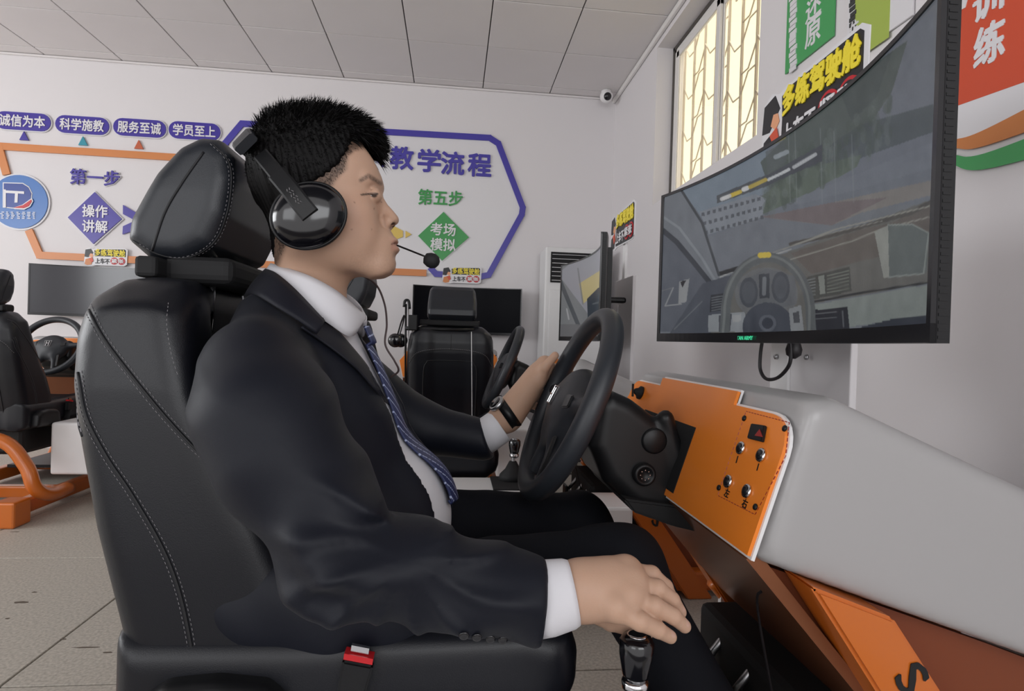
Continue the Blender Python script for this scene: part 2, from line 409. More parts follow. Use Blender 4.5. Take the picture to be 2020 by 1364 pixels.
# ---- the window
win = bpy.data.objects.new('window_1', None); C.objects.link(win); tag(win, 'high white framed sliding window with a security grille outside', kind='structure'); win.location = (WX+.14, (wy0+wy1)/2, wz0)
fx = WX+.125
bm = bmesh.new()
for (a, b) in (((wy0, wz0), (wy0+.05, wz1)), ((wy1-.05, wz0), (wy1, wz1)), ((wy0, wz0), (wy1, wz0+.05)), ((wy0, wz1-.05), (wy1, wz1))):
    b_box(bm, (fx, a[0], a[1]), (fx+.06, b[0], b[1]), .003, 1)
link('window_frame', from_bm('window_frame', bm), 'window_white', win)
bm = bmesh.new(); b_box(bm, (fx-.008, wy1-.028, wz0+.01), (fx+.0, wy1-.004, wz1-.004)); b_box(bm, (fx-.008, wy0, wz1-.028), (fx, wy1-.004, wz1-.004))
link('dark_seal', from_bm('dark_seal', bm), 'window_dark', win)
ym = 3.30
for nm, (ya, yb, dx) in {'far': (ym-.02, wy1-.05, .0), 'near': (wy0+.05, ym+.02, .022)}.items():
    bm = bmesh.new(); w = .045
    for (a, b) in (((ya, wz0+.05), (ya+w, wz1-.05)), ((yb-w, wz0+.05), (yb, wz1-.05)), ((ya, wz0+.05), (yb, wz0+.05+w)), ((ya, wz1-.05-w), (yb, wz1-.05))):
        b_box(bm, (fx+dx, a[0], a[1]), (fx+dx+.02, b[0], b[1]), .003, 1)
    s = link('window_sash', from_bm('window_sash', bm), 'window_white', win)
    link('pane', from_bm('pane', b_box(bmesh.new(), (fx+dx+.008, ya+w, wz0+.09), (fx+dx+.012, yb-w, wz1-.09))), 'glass', s)
# security grille: uprights with hexagon work between
gr = thing('security_grille', 'pale metal window grille of uprights and hexagons outside the glass', 'grille', (WX+.42, 3.3, wz0))
gx = WX+.42; ys = np.arange(2.25, 4.8, .19)
for y in ys: box('bar', (gx, y-.008, wz0-.1), (gx+.014, y+.008, wz1+.9), 'grille', gr)
bm = bmesh.new()
for k, y in enumerate(ys[:-1]):
    if k % 2: continue
    for z in np.arange(wz0-.1+(k % 4)*.08, wz1+.8, .34):
        b_tube(bm, [(gx+.006, y, z+.02), (gx+.006, y+.10, z+.02), (gx+.006, y+.19, z-.10)], .0055, 6)
        b_tube(bm, [(gx+.006, y+.01, z+.16), (gx+.006, y+.10, z+.04), (gx+.006, y+.19, z+.04)], .0055, 6)
        b_tube(bm, [(gx+.006, y+.19, z-.10), (gx+.006, y+.29, z-.10), (gx+.006, y+.38, z+.02)], .0055, 6)
link('hexagon_work', from_bm('hexagon_work', bm), 'grille', gr)
tag(box('neighbour_building_wall', (3.2, .5, .5), (3.4, 12, 9), 'outside_wall', bev=.01), 'sunlit pale yellow wall of a building seen through the window grille', 'building')
# ================================================================== back wall signs
SY = WY-.004
def bpt(px, py, y=SY): return U(px, py, Y=y)
def wall_poly(name, pts, m, parent=None, th=.012, y=SY, **k):
    return prism(name, [bpt(a, b, y) for a, b in pts], (0, -th, 0), m, parent, **k)
EXB, EYB = (1, 0, 0), (0, 0, 1)                  # text axes on the back wall
def wtext(s, px, py, w, h, m, parent=None, y=SY, depth=.008, bold=.012, name='lettering', **k):
    c = bpt(px, py, y); a = bpt(px-w/2, py, y); b = bpt(px+w/2, py, y); t = bpt(px, py-h/2, y); d = bpt(px, py+h/2, y)
    return put_text(s, .1, c-np.array([0, depth/2, 0]), EXB, EYB, m, parent, depth=depth, bold=bold, name=name, fit=(b[0]-a[0], t[2]-d[2]), **k)
def band(pts, w):                                # centre line -> list of quads of even width, on the wall plane
    out = []
    P = [bpt(*p) for p in pts]
    for a, b in zip(P, P[1:]):
        d = (b-a)/np.linalg.norm(b-a); n = np.array([-d[2], 0, d[0]])*w/2
        out.append([a-d*w*.25+n, b+d*w*.25+n, b+d*w*.25-n, a-d*w*.25-n])
    return out
for (x0, y0, x1, y1, s, lab) in ((-8, 236, 102, 245, '诚信为本', 'leftmost blue pill shaped wall sign reading 诚信为本'), (111, 243, 217, 253, '科学施教', 'blue pill shaped wall sign reading 科学施教, second from the left'),
                     (225, 249, 329, 258, '服务至诚', 'blue pill shaped wall sign reading 服务至诚, third in the row'), (334, 256, 436, 263, '学员至上', 'blue pill shaped wall sign reading 学员至上, last of the row above the headrest')):
    a, b = bpt(x0, y0), bpt(x1, y1); r = .072; c = (a+b)/2; hw = (b[0]-a[0])/2-r
    t = thing('pill_sign', lab, 'sign', tuple(c), 0, None)
    for nm, rr, th, m in (('backing', r+.008, .008, 'sign_white'), ('face', r, .014, 'sign_blue')):
        pl = [c+np.array([s_*hw+rr*math.cos(q), 0, rr*math.sin(q)]) for s_, q0 in ((1, -PI/2), (-1, PI/2)) for q in np.linspace(q0, q0+PI, 11)]
        prism(nm, pl, (0, -th, 0), m, t)
    put_text(s, .1, c+np.array([0, -.0165, 0]), EXB, EYB, 'sign_white', t, depth=.006, bold=.02, fit=((b[0]-a[0])*.82, .098))
for px, py, m, lab in ((49, 270, 'sign_blue', 'small dark blue triangle on the wall under the first pill sign'), (165, 280, 'sign_teal', 'small teal triangle on the wall under the second pill sign'), (275, 287, 'sign_brick', 'small brick red triangle on the wall under the third pill sign')):
    tag(wall_poly('triangle_sign', [(px-9, py+7), (px+9, py+8), (px, py-10)], m), lab, 'sign')
NB = [0]
def bandthing(name, lab, segs, w, m, pn):
    t = thing(name, lab, 'sign', tuple(bpt(*segs[0][0])))
    bk = [bpt(*p) for p in segs[0]]
    for sg in segs:
        for q in band(sg, w): NB[0] += 1; prism(pn, q, (0, -.014-.0006*(NB[0] % 5), 0), m, t)
    return t
oh = bandthing('orange_hexagon_frame', 'orange hexagonal frame sign around the first step, behind the headrest', [[(-4, 289), (390, 314)], [(0, 292), (14, 342)], [(60, 458), (80, 504)], [(78, 504), (300, 515)]], .058, 'sign_orange', 'frame_bar')
bandthing('orange_frame_end', 'orange bar of the step frame ending right of the chin', [[(560, 524), (640, 531), (838, 539)]], .058, 'sign_orange', 'frame_bar')
bandthing('orange_frame_end', 'short piece of orange frame showing between headrest and shirt collar', [[(500, 521), (560, 524)]], .058, 'sign_orange', 'frame_bar')
bh = bandthing('blue_hexagon_frame', 'large blue violet hexagonal frame sign around the teaching flow heading', [[(446, 283), (478, 245), (966, 273), (983, 284), (1031, 410), (1029, 424), (964, 543), (948, 546), (860, 541), (850, 530)]], .052, 'sign_violet', 'frame_bar')
wall_poly('frame_face', [(452, 283), (480, 248), (966, 276), (983, 287), (1029, 410), (1027, 424), (962, 541), (860, 541), (520, 520)], 'sign_white', bh, th=.004)
# logo disc
c = bpt(40, 399); t = thing('round_logo_sign', 'round light blue logo disc with a navy emblem, at the left edge', 'sign', tuple(c))
lathe('rim', [(.232, 0), (.232, .008)], c, (0, -1, 0), 'sign_white', t, 40, smooth=False)
lathe('disc', [(.218, .004), (.218, .016)], c, (0, -1, 0), 'logo_blue', t, 40, smooth=False)
def lpoly(nm, pts, m, th, y=.0): return prism(nm, [bpt(a, b, SY-y) for a, b in pts], (0, -th, 0), m, t)
D = [(8, 362), (45, 363), (56, 370), (62, 382), (60, 398), (50, 406), (26, 410), (8, 408)]
lpoly('emblem', [((x-34)*1.08+34, (y-386)*1.08+386) for x, y in D], 'sign_white', .003, .016)
lpoly('emblem', D, 'logo_navy', .004, .018)
lpoly('emblem', [(12, 376), (48, 378), (48, 383), (36, 382), (35, 400), (29, 400), (30, 382), (12, 381)], 'sign_white', .003, .022)
lpoly('emblem', [(8, 374), (12, 374), (12, 410), (8, 410)], 'sign_white', .003, .022)
lpoly('emblem', [(24, 411), (45, 404), (63, 391), (66, 397), (60, 408), (48, 414), (30, 413)], 'sign_white', .003, .022)
lpoly('emblem', [(27, 410), (46, 405), (62, 394), (63, 398), (57, 407), (47, 411)], 'sticker_red', .004, .024)
bm = bmesh.new(); rr_ = random.Random(2)
for k in range(7):                               # worn, no longer readable small lettering
    for j in range(5):
        x = 1+k*10.4; a = bpt(x+rr_.uniform(0, 3), 418+j*3.0+.1*k, SY-.016); b = bpt(x+rr_.uniform(5, 8.5), 418+j*3.0, SY-.016)
        b_box(bm, (a[0], SY-.021, a[2]-.006), (b[0], SY-.016, a[2]))
link('small_lettering', from_bm('small_lettering', bm), 'sign_white', t)
def step(px, py, s, m, lab, w=102, h=34):
    t = thing('step_lettering', lab, 'sign', tuple(bpt(px, py)))
    wtext(s, px, py, w, h, 'sign_white', t, bold=.045, depth=.006, name='backing'); wtext(s, px, py, w-4, h-3, m, t, bold=.02, depth=.016)
step(189, 351, '第一步', 'sign_blue', 'blue cut out characters 第一步 on the wall left of the headrest'); step(869, 391, '第五步', 'sign_green', 'green cut out characters 第五步 under the heading', 92, 34)
def diamond(cx, cy, rx, ry, m, lines, lab):
    t = thing('diamond_sign', lab, 'sign', tuple(bpt(cx, cy)))
    wall_poly('backing', [(cx-rx-3, cy-1), (cx-1, cy-ry-3), (cx+rx+3, cy+2), (cx-2, cy+ry+3)], 'sign_white', t, th=.008)
    wall_poly('face', [(cx-rx, cy-1), (cx, cy-ry), (cx+rx, cy+2), (cx-3, cy+ry)], m, t, th=.016)
    for k, s in enumerate(lines): wtext(s, cx-1, cy-14+k*30, 50, 25, 'sign_white', t, y=SY-.016, bold=.02, depth=.006)
diamond(189, 431, 53, 51, 'sign_blue', ('操作', '讲解'), 'blue diamond wall sign reading 操作讲解'); diamond(875, 467, 50, 48, 'sign_green', ('考场', '模拟'), 'green diamond wall sign reading 考场模拟')
tag(wall_poly('chevron_sign', [(244, 405), (276, 424), (300, 437), (276, 452), (243, 463), (244, 447), (268, 436), (244, 423)], 'sign_blue'), 'blue chevron arrow on the wall beside the blue diamond', 'sign')
t = thing('yellow_arrow_sign', 'pale yellow wall arrow pointing right, just past the nose', 'sign', tuple(bpt(800, 462)))
wall_poly('arrow', [(740, 442), (776, 446), (795, 456), (795, 468), (776, 475), (740, 480)], 'sign_yellow', t); wall_poly('tip', [(800, 456), (812, 463), (800, 470)], 'sign_yellow', t)
t = thing('heading_lettering', 'blue violet cut out heading characters 人教学流程 on the back wall', 'sign', tuple(bpt(850, 320)))
for s, px, py in (('人', 737, 307), ('教', 793, 313), ('学', 847, 318), ('流', 893, 323), ('程', 946, 327)):
    wtext(s, px, py, 51, 50, 'sign_white', t, bold=.05, depth=.006, name='backing'); wtext(s, px, py, 47, 46, 'sign_violet', t, bold=.028, depth=.018)
def sticker(o, ex, ey, w, h, lab, tilt=0, hide=False):
    """cartoon-driver sticker: yellow words over white words with two red discs; o = lower left corner"""
    o = np.asarray(o, float); ex = np.asarray(ex, float); ey = np.asarray(ey, float); n = np.cross(ex, ey); t = thing('slogan_sticker', lab, 'sticker', tuple(o))
    def P(u, v, k=0): return o+ex*u*w+ey*v*h+n*k
    big = [(0.0, .12), (.02, .9), (.12, 1.02), (.2, .93), (.3, .98), (.97, 1.05), (1.03, .95), (1.02, .05), (.95, -.05), (.3, -.05), (.2, -.1), (.1, -.08)]
    prism('white_outline', [P(*q) for q in big], n*.003, 'sign_white', t)
    prism('yellow_backing', [P(u, v, .003) for u, v in ((.25, .50), (.24, .86), (.34, .93), (.96, .99), (.99, .93), (.99, .52))], n*.001, 'sticker_black', t)
    prism('black_backing', [P(u, v, .003) for u, v in ((.24, .0), (.25, .50), (.99, .52), (.99, .02), (.9, -.02))], n*.001, 'sticker_black' if hide else 'sign_white', t)
    put_text('多练驾驶舱', .1, P(.62, .74, .006), ex, ey, 'sticker_yellow', t, depth=.003, bold=.045 if hide else .02, fit=(w*.72, h*.44))
    for u in (.72, .89):
        lathe('red_disc', [(h*.22, 0), (h*.22, .002)], P(u, .25, .004), n, 'sticker_red', t, 20, smooth=False)
        if hide: lathe('disc_face', [(h*.17, 0), (h*.17, .002)], P(u, .25, .006), n, 'sticker_black', t, 20, smooth=False)
    put_text('紧张', .1, P(.805, .25, .009), ex, ey, 'sign_white', t, depth=.002, bold=.03, fit=(w*.30, h*.26))
    put_text('上车不', .1, P(.44, .22, .006), ex, ey, 'sign_white' if hide else 'sticker_black', t, depth=.002, bold=.03, fit=(w*.34, h*.34))
    # the printed driver: dark cap and jacket, face, orange sleeve
    prism('printed_cap', [P(u, v, .003) for u, v in ((.01, .45), (.03, .88), (.16, .95), (.22, .7), (.17, .58), (.1, .42))], n*.0015, 'sticker_black', t)
    prism('printed_face', [P(u, v, .004) for u, v in ((.12, .5), (.15, .66), (.2, .64), (.22, .5), (.18, .4))], n*.0015, 'skin_print', t)
    prism('printed_jacket', [P(u, v, .004) for u, v in ((.02, .0), (.04, .3), (.14, .38), (.2, .2), (.18, -.02), (.08, -.06))], n*.0015, 'sign_orange' if not hide else 'sticker_black', t)
    prism('printed_sleeve', [P(u, v, .006) for u, v in ((.12, .35), (.2, .42), (.23, .2), (.18, .1))], n*.0015, 'banner_red', t)
    return t
for x0, y0, x1, y1, lab in ((166, 521, 249, 524, 'small driving slogan sticker on the orange frame left of the headrest'), (872, 556, 947, 559, 'small driving slogan sticker on the blue frame above the black monitor')):
    a = U(x0, y0, Y=SY-.02); b = U(x1, y1, Y=SY-.02); sticker(a, (1, 0, 0), (0, 0, 1), b[0]-a[0], .135, lab)
# ================================================================== right wall banners
RX = WX-.004
def rpt(px, py, x=RX): return U(px, py, X=x)
def rpoly(name, pts, m, parent=None, th=.006, x=RX, **k): return prism(name, [rpt(a, b, x) for a, b in pts], (-th, 0, 0), m, parent, **k)
EXR = (0, -1, 0)
def rtext(s, px, py, w, h, m, parent, x=RX-.006, bold=.02, depth=.004, name='lettering'):
    c = rpt(px, py, x); a = rpt(px-w/2, py, x); b = rpt(px+w/2, py, x); u = rpt(px, py-h/2, x); d = rpt(px, py+h/2, x)
    return put_text(s, .1, c, EXR, (0, 0, 1), m, parent, depth=depth, bold=bold, name=name, fit=(abs(b[1]-a[1]), u[2]-d[2]))
def vrect(x0, x1, yt, yb, X=RX):                 # upright rectangle on the wall between two image columns, heights read at x0
    a, b = rpt(x0, yb, X), rpt(x1, yb, X); zt = rpt(x0, yt, X)[2]
    return [np.array([X, a[1], a[2]]), np.array([X, b[1], a[2]]), np.array([X, b[1], zt]), np.array([X, a[1], zt])]
t = thing('green_banner', 'narrow green hanging wall banner reading 还原 between window and monitor', 'banner', tuple(rpt(1600, 100)))
prism('panel', vrect(1551, 1644, -150, 147), (-.006, 0, 0), 'banner_green', t)
rtext('还', 1605, 15, 30, 44, 'sign_white', t); rtext('原', 1604, 62, 30, 52, 'sign_white', t)
bm = bmesh.new()
for k in range(26):
    q = rpt(1557+rr_.uniform(0, 3), -110+k*10, RX-.007); b_box(bm, (RX-.010, q[1]-.045, q[2]-.012), (RX-.006, q[1], q[2]+.008))
link('small_characters', from_bm('small_characters', bm), 'sign_white', t)
t = thing('lime_banner', 'lime green and white hanging wall banner just behind the top of the large monitor', 'banner', tuple(rpt(1720, 60)))
prism('panel', vrect(1672, 1800, -150, 122), (-.006, 0, 0), 'sign_white', t)
prism('lime_field', vrect(1684, 1752, -150, 122, RX-.006), (-.002, 0, 0), 'banner_lime', t)
rtext('仿', 1685, 58, 16, 34, 'sign_white', t, x=RX-.009)
bm = bmesh.new()
for k in range(24):
    q = rpt(1676+rr_.uniform(0, 3), -110+k*10, RX-.007); b_box(bm, (RX-.010, q[1]-.03, q[2]-.010), (RX-.006, q[1], q[2]+.004))
link('small_characters', from_bm('small_characters', bm), 'ceiling_gap', t)
t = thing('red_banner', 'large orange red wall banner reading 训练 at the right edge', 'banner', tuple(rpt(1950, 100)))
rpoly('panel', [(1838, 228), (1875, 215), (2150, 118), (2150, -250), (1838, -60)], 'banner_red', t)
rtext('训', 1950, 0, 62, 66, 'sign_white', t, bold=.035); rtext('练', 1952, 85, 62, 82, 'sign_white', t, bold=.035)
rpoly('white_corner', [(1838, -60), (1940, -115), (1905, 15), (1878, 30), (1838, 40)], 'sign_white', t, x=RX-.006, th=.002)
# the swooshes are wide ribbons below it
def ribbon(lab, top, bot, m, x):
    tp = spline([np.array(p, float) for p in top], 8); bt = spline([np.array(p, float) for p in bot], 8)
    V = [rpt(p[0], p[1], x) for p in tp]+[rpt(p[0], p[1], x) for p in bt]; n = len(tp); d = np.array([-.005, 0, 0])
    V += [v+d for v in V]; F_ = []
    for i in range(n-1):
        F_ += [(i, i+1, n+i+1, n+i), (2*n+i, 3*n+i, 3*n+i+1, 2*n+i+1), (i, 2*n+i, 2*n+i+1, i+1), (n+i, n+i+1, 3*n+i+1, 3*n+i)]
    F_ += [(0, n, 3*n, 2*n), (n-1, 3*n-1, 4*n-1, 2*n-1)]
    return tag(link('swoosh_ribbon', tomesh('swoosh_ribbon', V, F_), m), lab, 'wall decoration')
ribbon('white swoosh ribbon sweeping below the red banner', [(1838, 232), (1875, 216), (1940, 190), (2150, 110)], [(1838, 285), (1885, 277), (1950, 255), (2150, 150)], 'sign_white', RX)
ribbon('orange swoosh ribbon on the right wall beneath the white swoosh', [(1838, 284), (1885, 276), (1950, 254), (2150, 150)], [(1838, 296), (1885, 293), (1945, 288), (2150, 215)], 'sign_orange', RX-.001)
ribbon('green swoosh ribbon on the right wall, lowest of the three', [(1838, 300), (1880, 305), (1945, 303), (2150, 225)], [(1838, 310), (1880, 324), (1945, 334), (2150, 280)], 'banner_green', RX-.001)
# ================================================================== air conditioner and ceiling camera
a = U(1077, 486, Y=4.72); t = thing('floor_air_conditioner', 'tall white floor standing air conditioner in the corner behind the small curved screen', 'air conditioner', (a[0]+.26, 4.85, 0))
ax, az = a[0], a[2]
box('cabinet', (ax, 4.72, .0), (ax+.54, 5.04, az), 'ac_white', t, bev=.015, seg=3)
box('outlet_recess', (ax+.045, 4.712, az-.30), (ax+.50, 4.722, az-.045), 'matte_black', t)
for k in range(7): box('louver', (ax+.055, 4.700, az-.285+k*.036), (ax+.49, 4.712, az-.281+k*.036), 'ac_white' if k < 5 else 'steel', t)
box('door_panel', (ax+.04, 4.713, .1), (ax+.50, 4.722, az-.36), 'ac_white', t, bev=.004)
box('base_plinth', (ax-.005, 4.715, 0), (ax+.545, 5.04, .06), 'leather_grey', t)
c = U(1196, 184, Y=4.93); c[2] = CZ-.055; t = thing('ceiling_camera', 'white security camera with a black lens in the ceiling corner', 'camera', (c[0], c[1], CZ))
lathe('mount', [(.045, 0), (.045, .02), (.03, .03)], (c[0], c[1], CZ-.002), (0, 0, -1), 'white_plastic', t, 20)
lathe('housing', [(.03, 0), (.052, .01), (.056, .04), (.05, .07), (.03, .085)], c+np.array([0, .03, .015]), (0, -1, -.35), 'white_plastic', t, 24)
lathe('lens', [(.03, 0), (.034, .008), (.03, .02), (.012, .028)], c+np.array([0, -.042, -.012]), (0, -1, -.35), 'camera_black', t, 20)
# ================================================================== driving simulators
CY = 1.06; PITCH_ROW = 1.47
def mk_sim(label, group=None):
    t = thing('driving_simulator', label, 'driving simulator', (0, CY, 0))
    # -- orange control panel (faces the driver, leans back)
    pb = np.array([.404, .72, .723]); pt = np.array([.474, .72, .940]); up = (pt-pb); PH = np.linalg.norm(up); up /= PH; ly = np.array([0, 1., 0]); n = np.cross(up, ly); n = n if n[0] < 0 else -n
    def Q(y, s, k=0): return pb+ly*(y-.72)+up*s+n*k
    def outline(e):
        L = []
        def arc(cy, cs, r, a0, a1):
            for a in np.linspace(a0, a1, 7): L.append((cy+r*math.cos(a), cs+r*math.sin(a)))
        L.append((.72-e, -e)); arc(.72+.05, PH-.035-.05, .05+e, PI, PI/2)
        for y in (.885,): L.append((y, PH-.035+e)); L.append((y, PH-.012+e))
        L += [(1.22, PH-.012+e), (1.22, PH-.030+e)]
        arc(1.40-.04, PH-.03-.04, .04+e, PI/2, 0); L.append((1.43+e, .12)); L.append((1.40+e, -e)); return L
    # solid panel; a black sheet paints the dark of the column cut-out
    bm = bmesh.new(); ol = outline(0); c0, c1, s0, s1 = .985, 1.255, -.001, .137
    vs = [bm.verts.new(Q(y, s)) for y, s in ol]; f = bm.faces.new(vs)
    r = bmesh.ops.extrude_face_region(bm, geom=[f]); bmesh.ops.translate(bm, verts=[v for v in r['geom'] if isinstance(v, bmesh.types.BMVert)], vec=Vector(n*.006))
    bmesh.ops.recalc_face_normals(bm, faces=bm.faces)
    link('control_panel', from_bm('control_panel', bm), 'orange_paint', t)
    pan = t.children[-1]
    prism('panel_edge', [Q(y, s, -.004) for y, s in outline(.004)], n*.005, 'white_plastic', pan)
    prism('opening_shade', [Q(c0, .012, .0062), Q(c1, .012, .0062), Q(c1, .137, .0062), Q(c0, .137, .0062)], n*.0012, 'matte_black', pan)
    def at(px, py, k=.006): return UP(px, py, pb+n*k, n)
    # switch plate: dashed outline, screws, hazard switch, four push buttons
    cor = [at(*p) for p in ((1472, 812), (1557, 834), (1550, 900), (1490, 1016), (1416, 978), (1440, 905), (1472, 812))]
    bm = b_dashes(bmesh.new(), cor, .005, .003, .0007); link('switch_plate_outline', from_bm('switch_plate_outline', bm), 'red_dark', pan)
    for p in ((1469, 826), (1549, 846), (1419, 963), (1491, 1001)): lathe('screw', [(.0045, 0), (.0045, .002), (.003, .003)], at(*p), n, 'black_plastic', pan, 12)
    hz = prism('hazard_switch', [at(*p) for p in ((1488, 838), (1514, 842), (1508, 874), (1480, 867))], n*.006, 'black_plastic', pan, bev=.001)
    prism('warning_triangle', [at(*p, .0125) for p in ((1499, 847), (1505, 863), (1489, 860))], n*.0006, 'red_dark', pan)
    for p in ((1463, 885), (1503, 899), (1438, 951), (1475, 970)):
        o = at(*p); lathe('button_ring', [(.0098, 0), (.0105, .002), (.0095, .004), (.0075, .0042)], o, n, 'chrome', pan, 20)
        lathe('push_button', [(.0074, .001), (.0074, .0052), (.005, .006)], o, n, 'camera_black', pan, 20)
    for p in ((1456, 907), (1497, 922)): prism('caption_line', [at(p[0]-1, p[1]-7, .0062), at(p[0]+1, p[1]-7, .0062), at(p[0]-3, p[1]+7, .0062), at(p[0]-5, p[1]+7, .0062)], n*.0003, 'black_plastic', pan)
    for p, s in (((1434, 973), '左'), ((1469, 994), '右')): put_text(s, .014, at(*p, .0066), -ly, up, 'black_plastic', pan, depth=.0004, bold=.02)
    o = at(1265, 776); lathe('key_switch', [(.016, 0), (.016, .006), (.010, .010), (.006, .018)], o, n, 'matte_black', pan, 16)
    box('key_tab', o+n*.018-np.array([.002, .003, .014]), o+n*.026+np.array([.002, .003, .014]), 'black_plastic', pan)
    # -- white hood running down to the wall
    g = G((.39, .69, .30), (1.40, 1.45, 1.0), .010)
    prof = [(.414, .714), (.480, .930), (.52, .942), (.80, .826), (1.385, .585), (1.385, .375), (.797, .584)]
    F = g.extr(prof, .712, 1.415, .016); Fs = g.extr([(.40, .70), (.40, 1.05), (.478, .955), (.52, .950), (.80, .832), (1.45, .56), (1.45, .2)], .712, 1.415, .05)
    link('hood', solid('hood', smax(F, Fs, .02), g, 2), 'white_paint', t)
    # -- orange steelwork under the hood
    prism('knee_panel', [(.408, .74, .712), (.684, .74, .400), (.695, .74, .408), (.425, .74, .722)], (0, .66, 0), 'orange_sheen', t)
    prism('side_plate', [(.43, .765, .70), (.80, .765, .574), (1.36, .765, .37), (1.36, .765, .05), (1.0, .765, .05), (.70, .765, .40)], (0, .012, 0), 'shaded_orange_steel', t)
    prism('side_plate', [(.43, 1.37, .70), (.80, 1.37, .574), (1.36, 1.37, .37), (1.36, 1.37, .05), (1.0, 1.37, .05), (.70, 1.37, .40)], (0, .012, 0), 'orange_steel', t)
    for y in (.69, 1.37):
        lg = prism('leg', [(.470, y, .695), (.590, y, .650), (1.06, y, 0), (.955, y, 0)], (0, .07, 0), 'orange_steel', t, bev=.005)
    dl = np.array([.55, 0, -.70]); dl /= np.linalg.norm(dl); ul = np.array([.70, 0, .55]); ul /= np.linalg.norm(ul)
    for k, ch in enumerate('SPORTS'):
        p = U(1800, 1340, Y=.688)+dl*(.066*k)
        put_text(ch, .05, (p[0], .6885, p[2]), dl, ul, 'matte_black', t, depth=.001, bold=.02, fit=(.034, .046), name='letter')
    # -- base: floor rails, cross bars, rear hoop
    for y in (.745, 1.375):
        box('side_rail', (-.66, y-.03, .02), (1.10, y+.03, .10), 'orange_steel', t, bev=.012, seg=2)
    for x in (-.66, -.25, .45): box('cross_bar', (x, .775, .025), (x+.06, 1.345, .09), 'orange_steel', t, bev=.008)
    tube('rear_hoop', spline([(-.30, .66, .10), (-.48, .64, .11), (-.58, .65, .17), (-.58, .70, .29), (-.58, .84, .42), (-.59, 1.22, .42), (-.61, 1.36, .33), (-.63, 1.41, .17), (-.52, 1.43, .11), (-.30, 1.42, .10)], 6), .034, 'orange_steel', t, 12)
    box('hoop_foot', (-.72, 1.36, .0), (-.60, 1.47, .13), 'orange_steel', t, bev=.01); box('hoop_foot', (-.72, .65, .0), (-.60, .76, .13), 'orange_steel', t, bev=.01)
    tube('front_bow', spline([(.684, 1.40, .40), (.73, 1.40, .34), (.755, 1.40, .25), (.73, 1.40, .15), (.68, 1.40, .08)], 6), .018, 'orange_steel', t, 10)
    # -- side console with gear lever
    co = box('side_console', (-.30, .50, .17), (.33, .765, .465), 'white_plastic', t, bev=.014, seg=3)
    box('console_top_mat', (.16, .56, .4655), (.32, .75, .471), 'matte_black', co)
    box('console_side_line', (-.28, .4985, .40), (.31, .4995, .403), 'ceiling_tile', co)
    box('control_box', (.42, .52, .10), (.665, .735, .415), 'white_plastic', t, bev=.01, seg=2)
    kp = U(1253, 1345, Y=.715)
    gl = tube('gear_lever', [(kp[0]-.005, .705, .469), (kp[0]-.003, .713, kp[2])], .007, 'steel', t, 10)
    lathe('lever_boot', [(.055, 0), (.05, .02), (.03, .04), (.014, .07)], (kp[0]-.005, .705, .470), (0, .05, 1), 'matte_black', gl, 16)
    lathe('collar', [(.013, -.012), (.017, -.008), (.018, .0), (.016, .004)], kp, (0, .02, 1), 'chrome', gl, 24)
    lathe('knob', [(.015, .003), (.018, .012), (.0225, .036), (.0225, .052), (.018, .0585), (.008, .060)], kp, (.02, .02, 1), 'gloss_black', gl, 28)
    lathe('knob_cap', [(.013, .0595), (.013, .0610), (.010, .0618)], kp, (.02, .02, 1), 'chrome', gl, 24)
    # -- pedal box
    box('pedal_box', (.60, .90, .08), (.86, 1.30, .40), 'matte_black', t, bev=.02)
    for y in (.97, 1.07, 1.19): box('pedal', (.545, y-.032, .22), (.56, y+.032, .33), 'black_plastic', t, bev=.006); tube('pedal_arm', [(.56, y, .30), (.63, y, .39)], .008, 'steel', t, 8)
    box('white_strip', (.70, 1.385, .06), (.725, 1.40, .40), 'white_plastic', t)
    box('foot_plate', (.20, .80, .095), (.80, 1.34, .115), 'black_plastic', t)
    tube('loose_cable', spline([U(1560, 1130, Y=.80), U(1525, 1138, Y=.80), U(1503, 1165, Y=.82), U(1495, 1205, Y=.86), (.56, .9, .38)], 6), .0022, 'cable', t, 6)
    box('cable_plug', U(1528, 1124, Y=.80)-np.array([.012, .01, .008]), U(1560, 1136, Y=.80)+np.array([.012, .01, .008]), 'black_plastic', t, bev=.004)
    # -- screen board behind the hood
    bd = box('screen_board', (.82, 1.10, .60), (.836, 1.39, 1.325), 'wall_paint', t, bev=.003)
    box('bracket_plate', (.812, 1.31, .86), (.8195, 1.385, 1.2), 'white_plastic', bd)
    for px, py in ((1532, 704), (1592, 705)):
        o = U(px, py, X=.81); lathe('bolt', [(.007, 0), (.007, .004), (.004, .006)], o, (-1, 0, 0), 'steel', bd, 10)
    box('sticker_post', (.822, 1.24, 1.32), (.834, 1.28, 1.62), 'white_plastic', t)
    # -- steering column
    g = G((.22, .98, .62), (.56, 1.28, .96), .005)
    pc = [(1172, 790), (1203, 769), (1245, 788), (1300, 830), (1352, 880), (1392, 900), (1372, 1010), (1340, 1030), (1250, 1005), (1190, 950), (1160, 880)]
    P = [U(a, b, Y=1.04)[[0, 2]] for a, b in pc]
    F = g.extr(P, 1.02, 1.225, .028)
    F = smin(F, g.cap((.40, 1.03, .865), (.43, 1.03, .78), .016, .013), .012)
    sh = link('column_shroud', solid('column_shroud', F, g, 1), 'black_plastic', t)
    o = U(1270, 936, Y=1.015); lathe('ignition_lock', [(.021, -.004), (.021, .006), (.018, .010), (.014, .010), (.013, .006)], o, (0, -1, 0), 'black_plastic', sh, 24)
    bm = bmesh.new()
    for a in np.linspace(0, 2*PI, 9)[:-1]: b_box(bm, o+np.array([.009*math.cos(a)-.0008, -.0085, .009*math.sin(a)-.0008]), o+np.array([.009*math.cos(a)+.0008, -.0065, .009*math.sin(a)+.0008]))
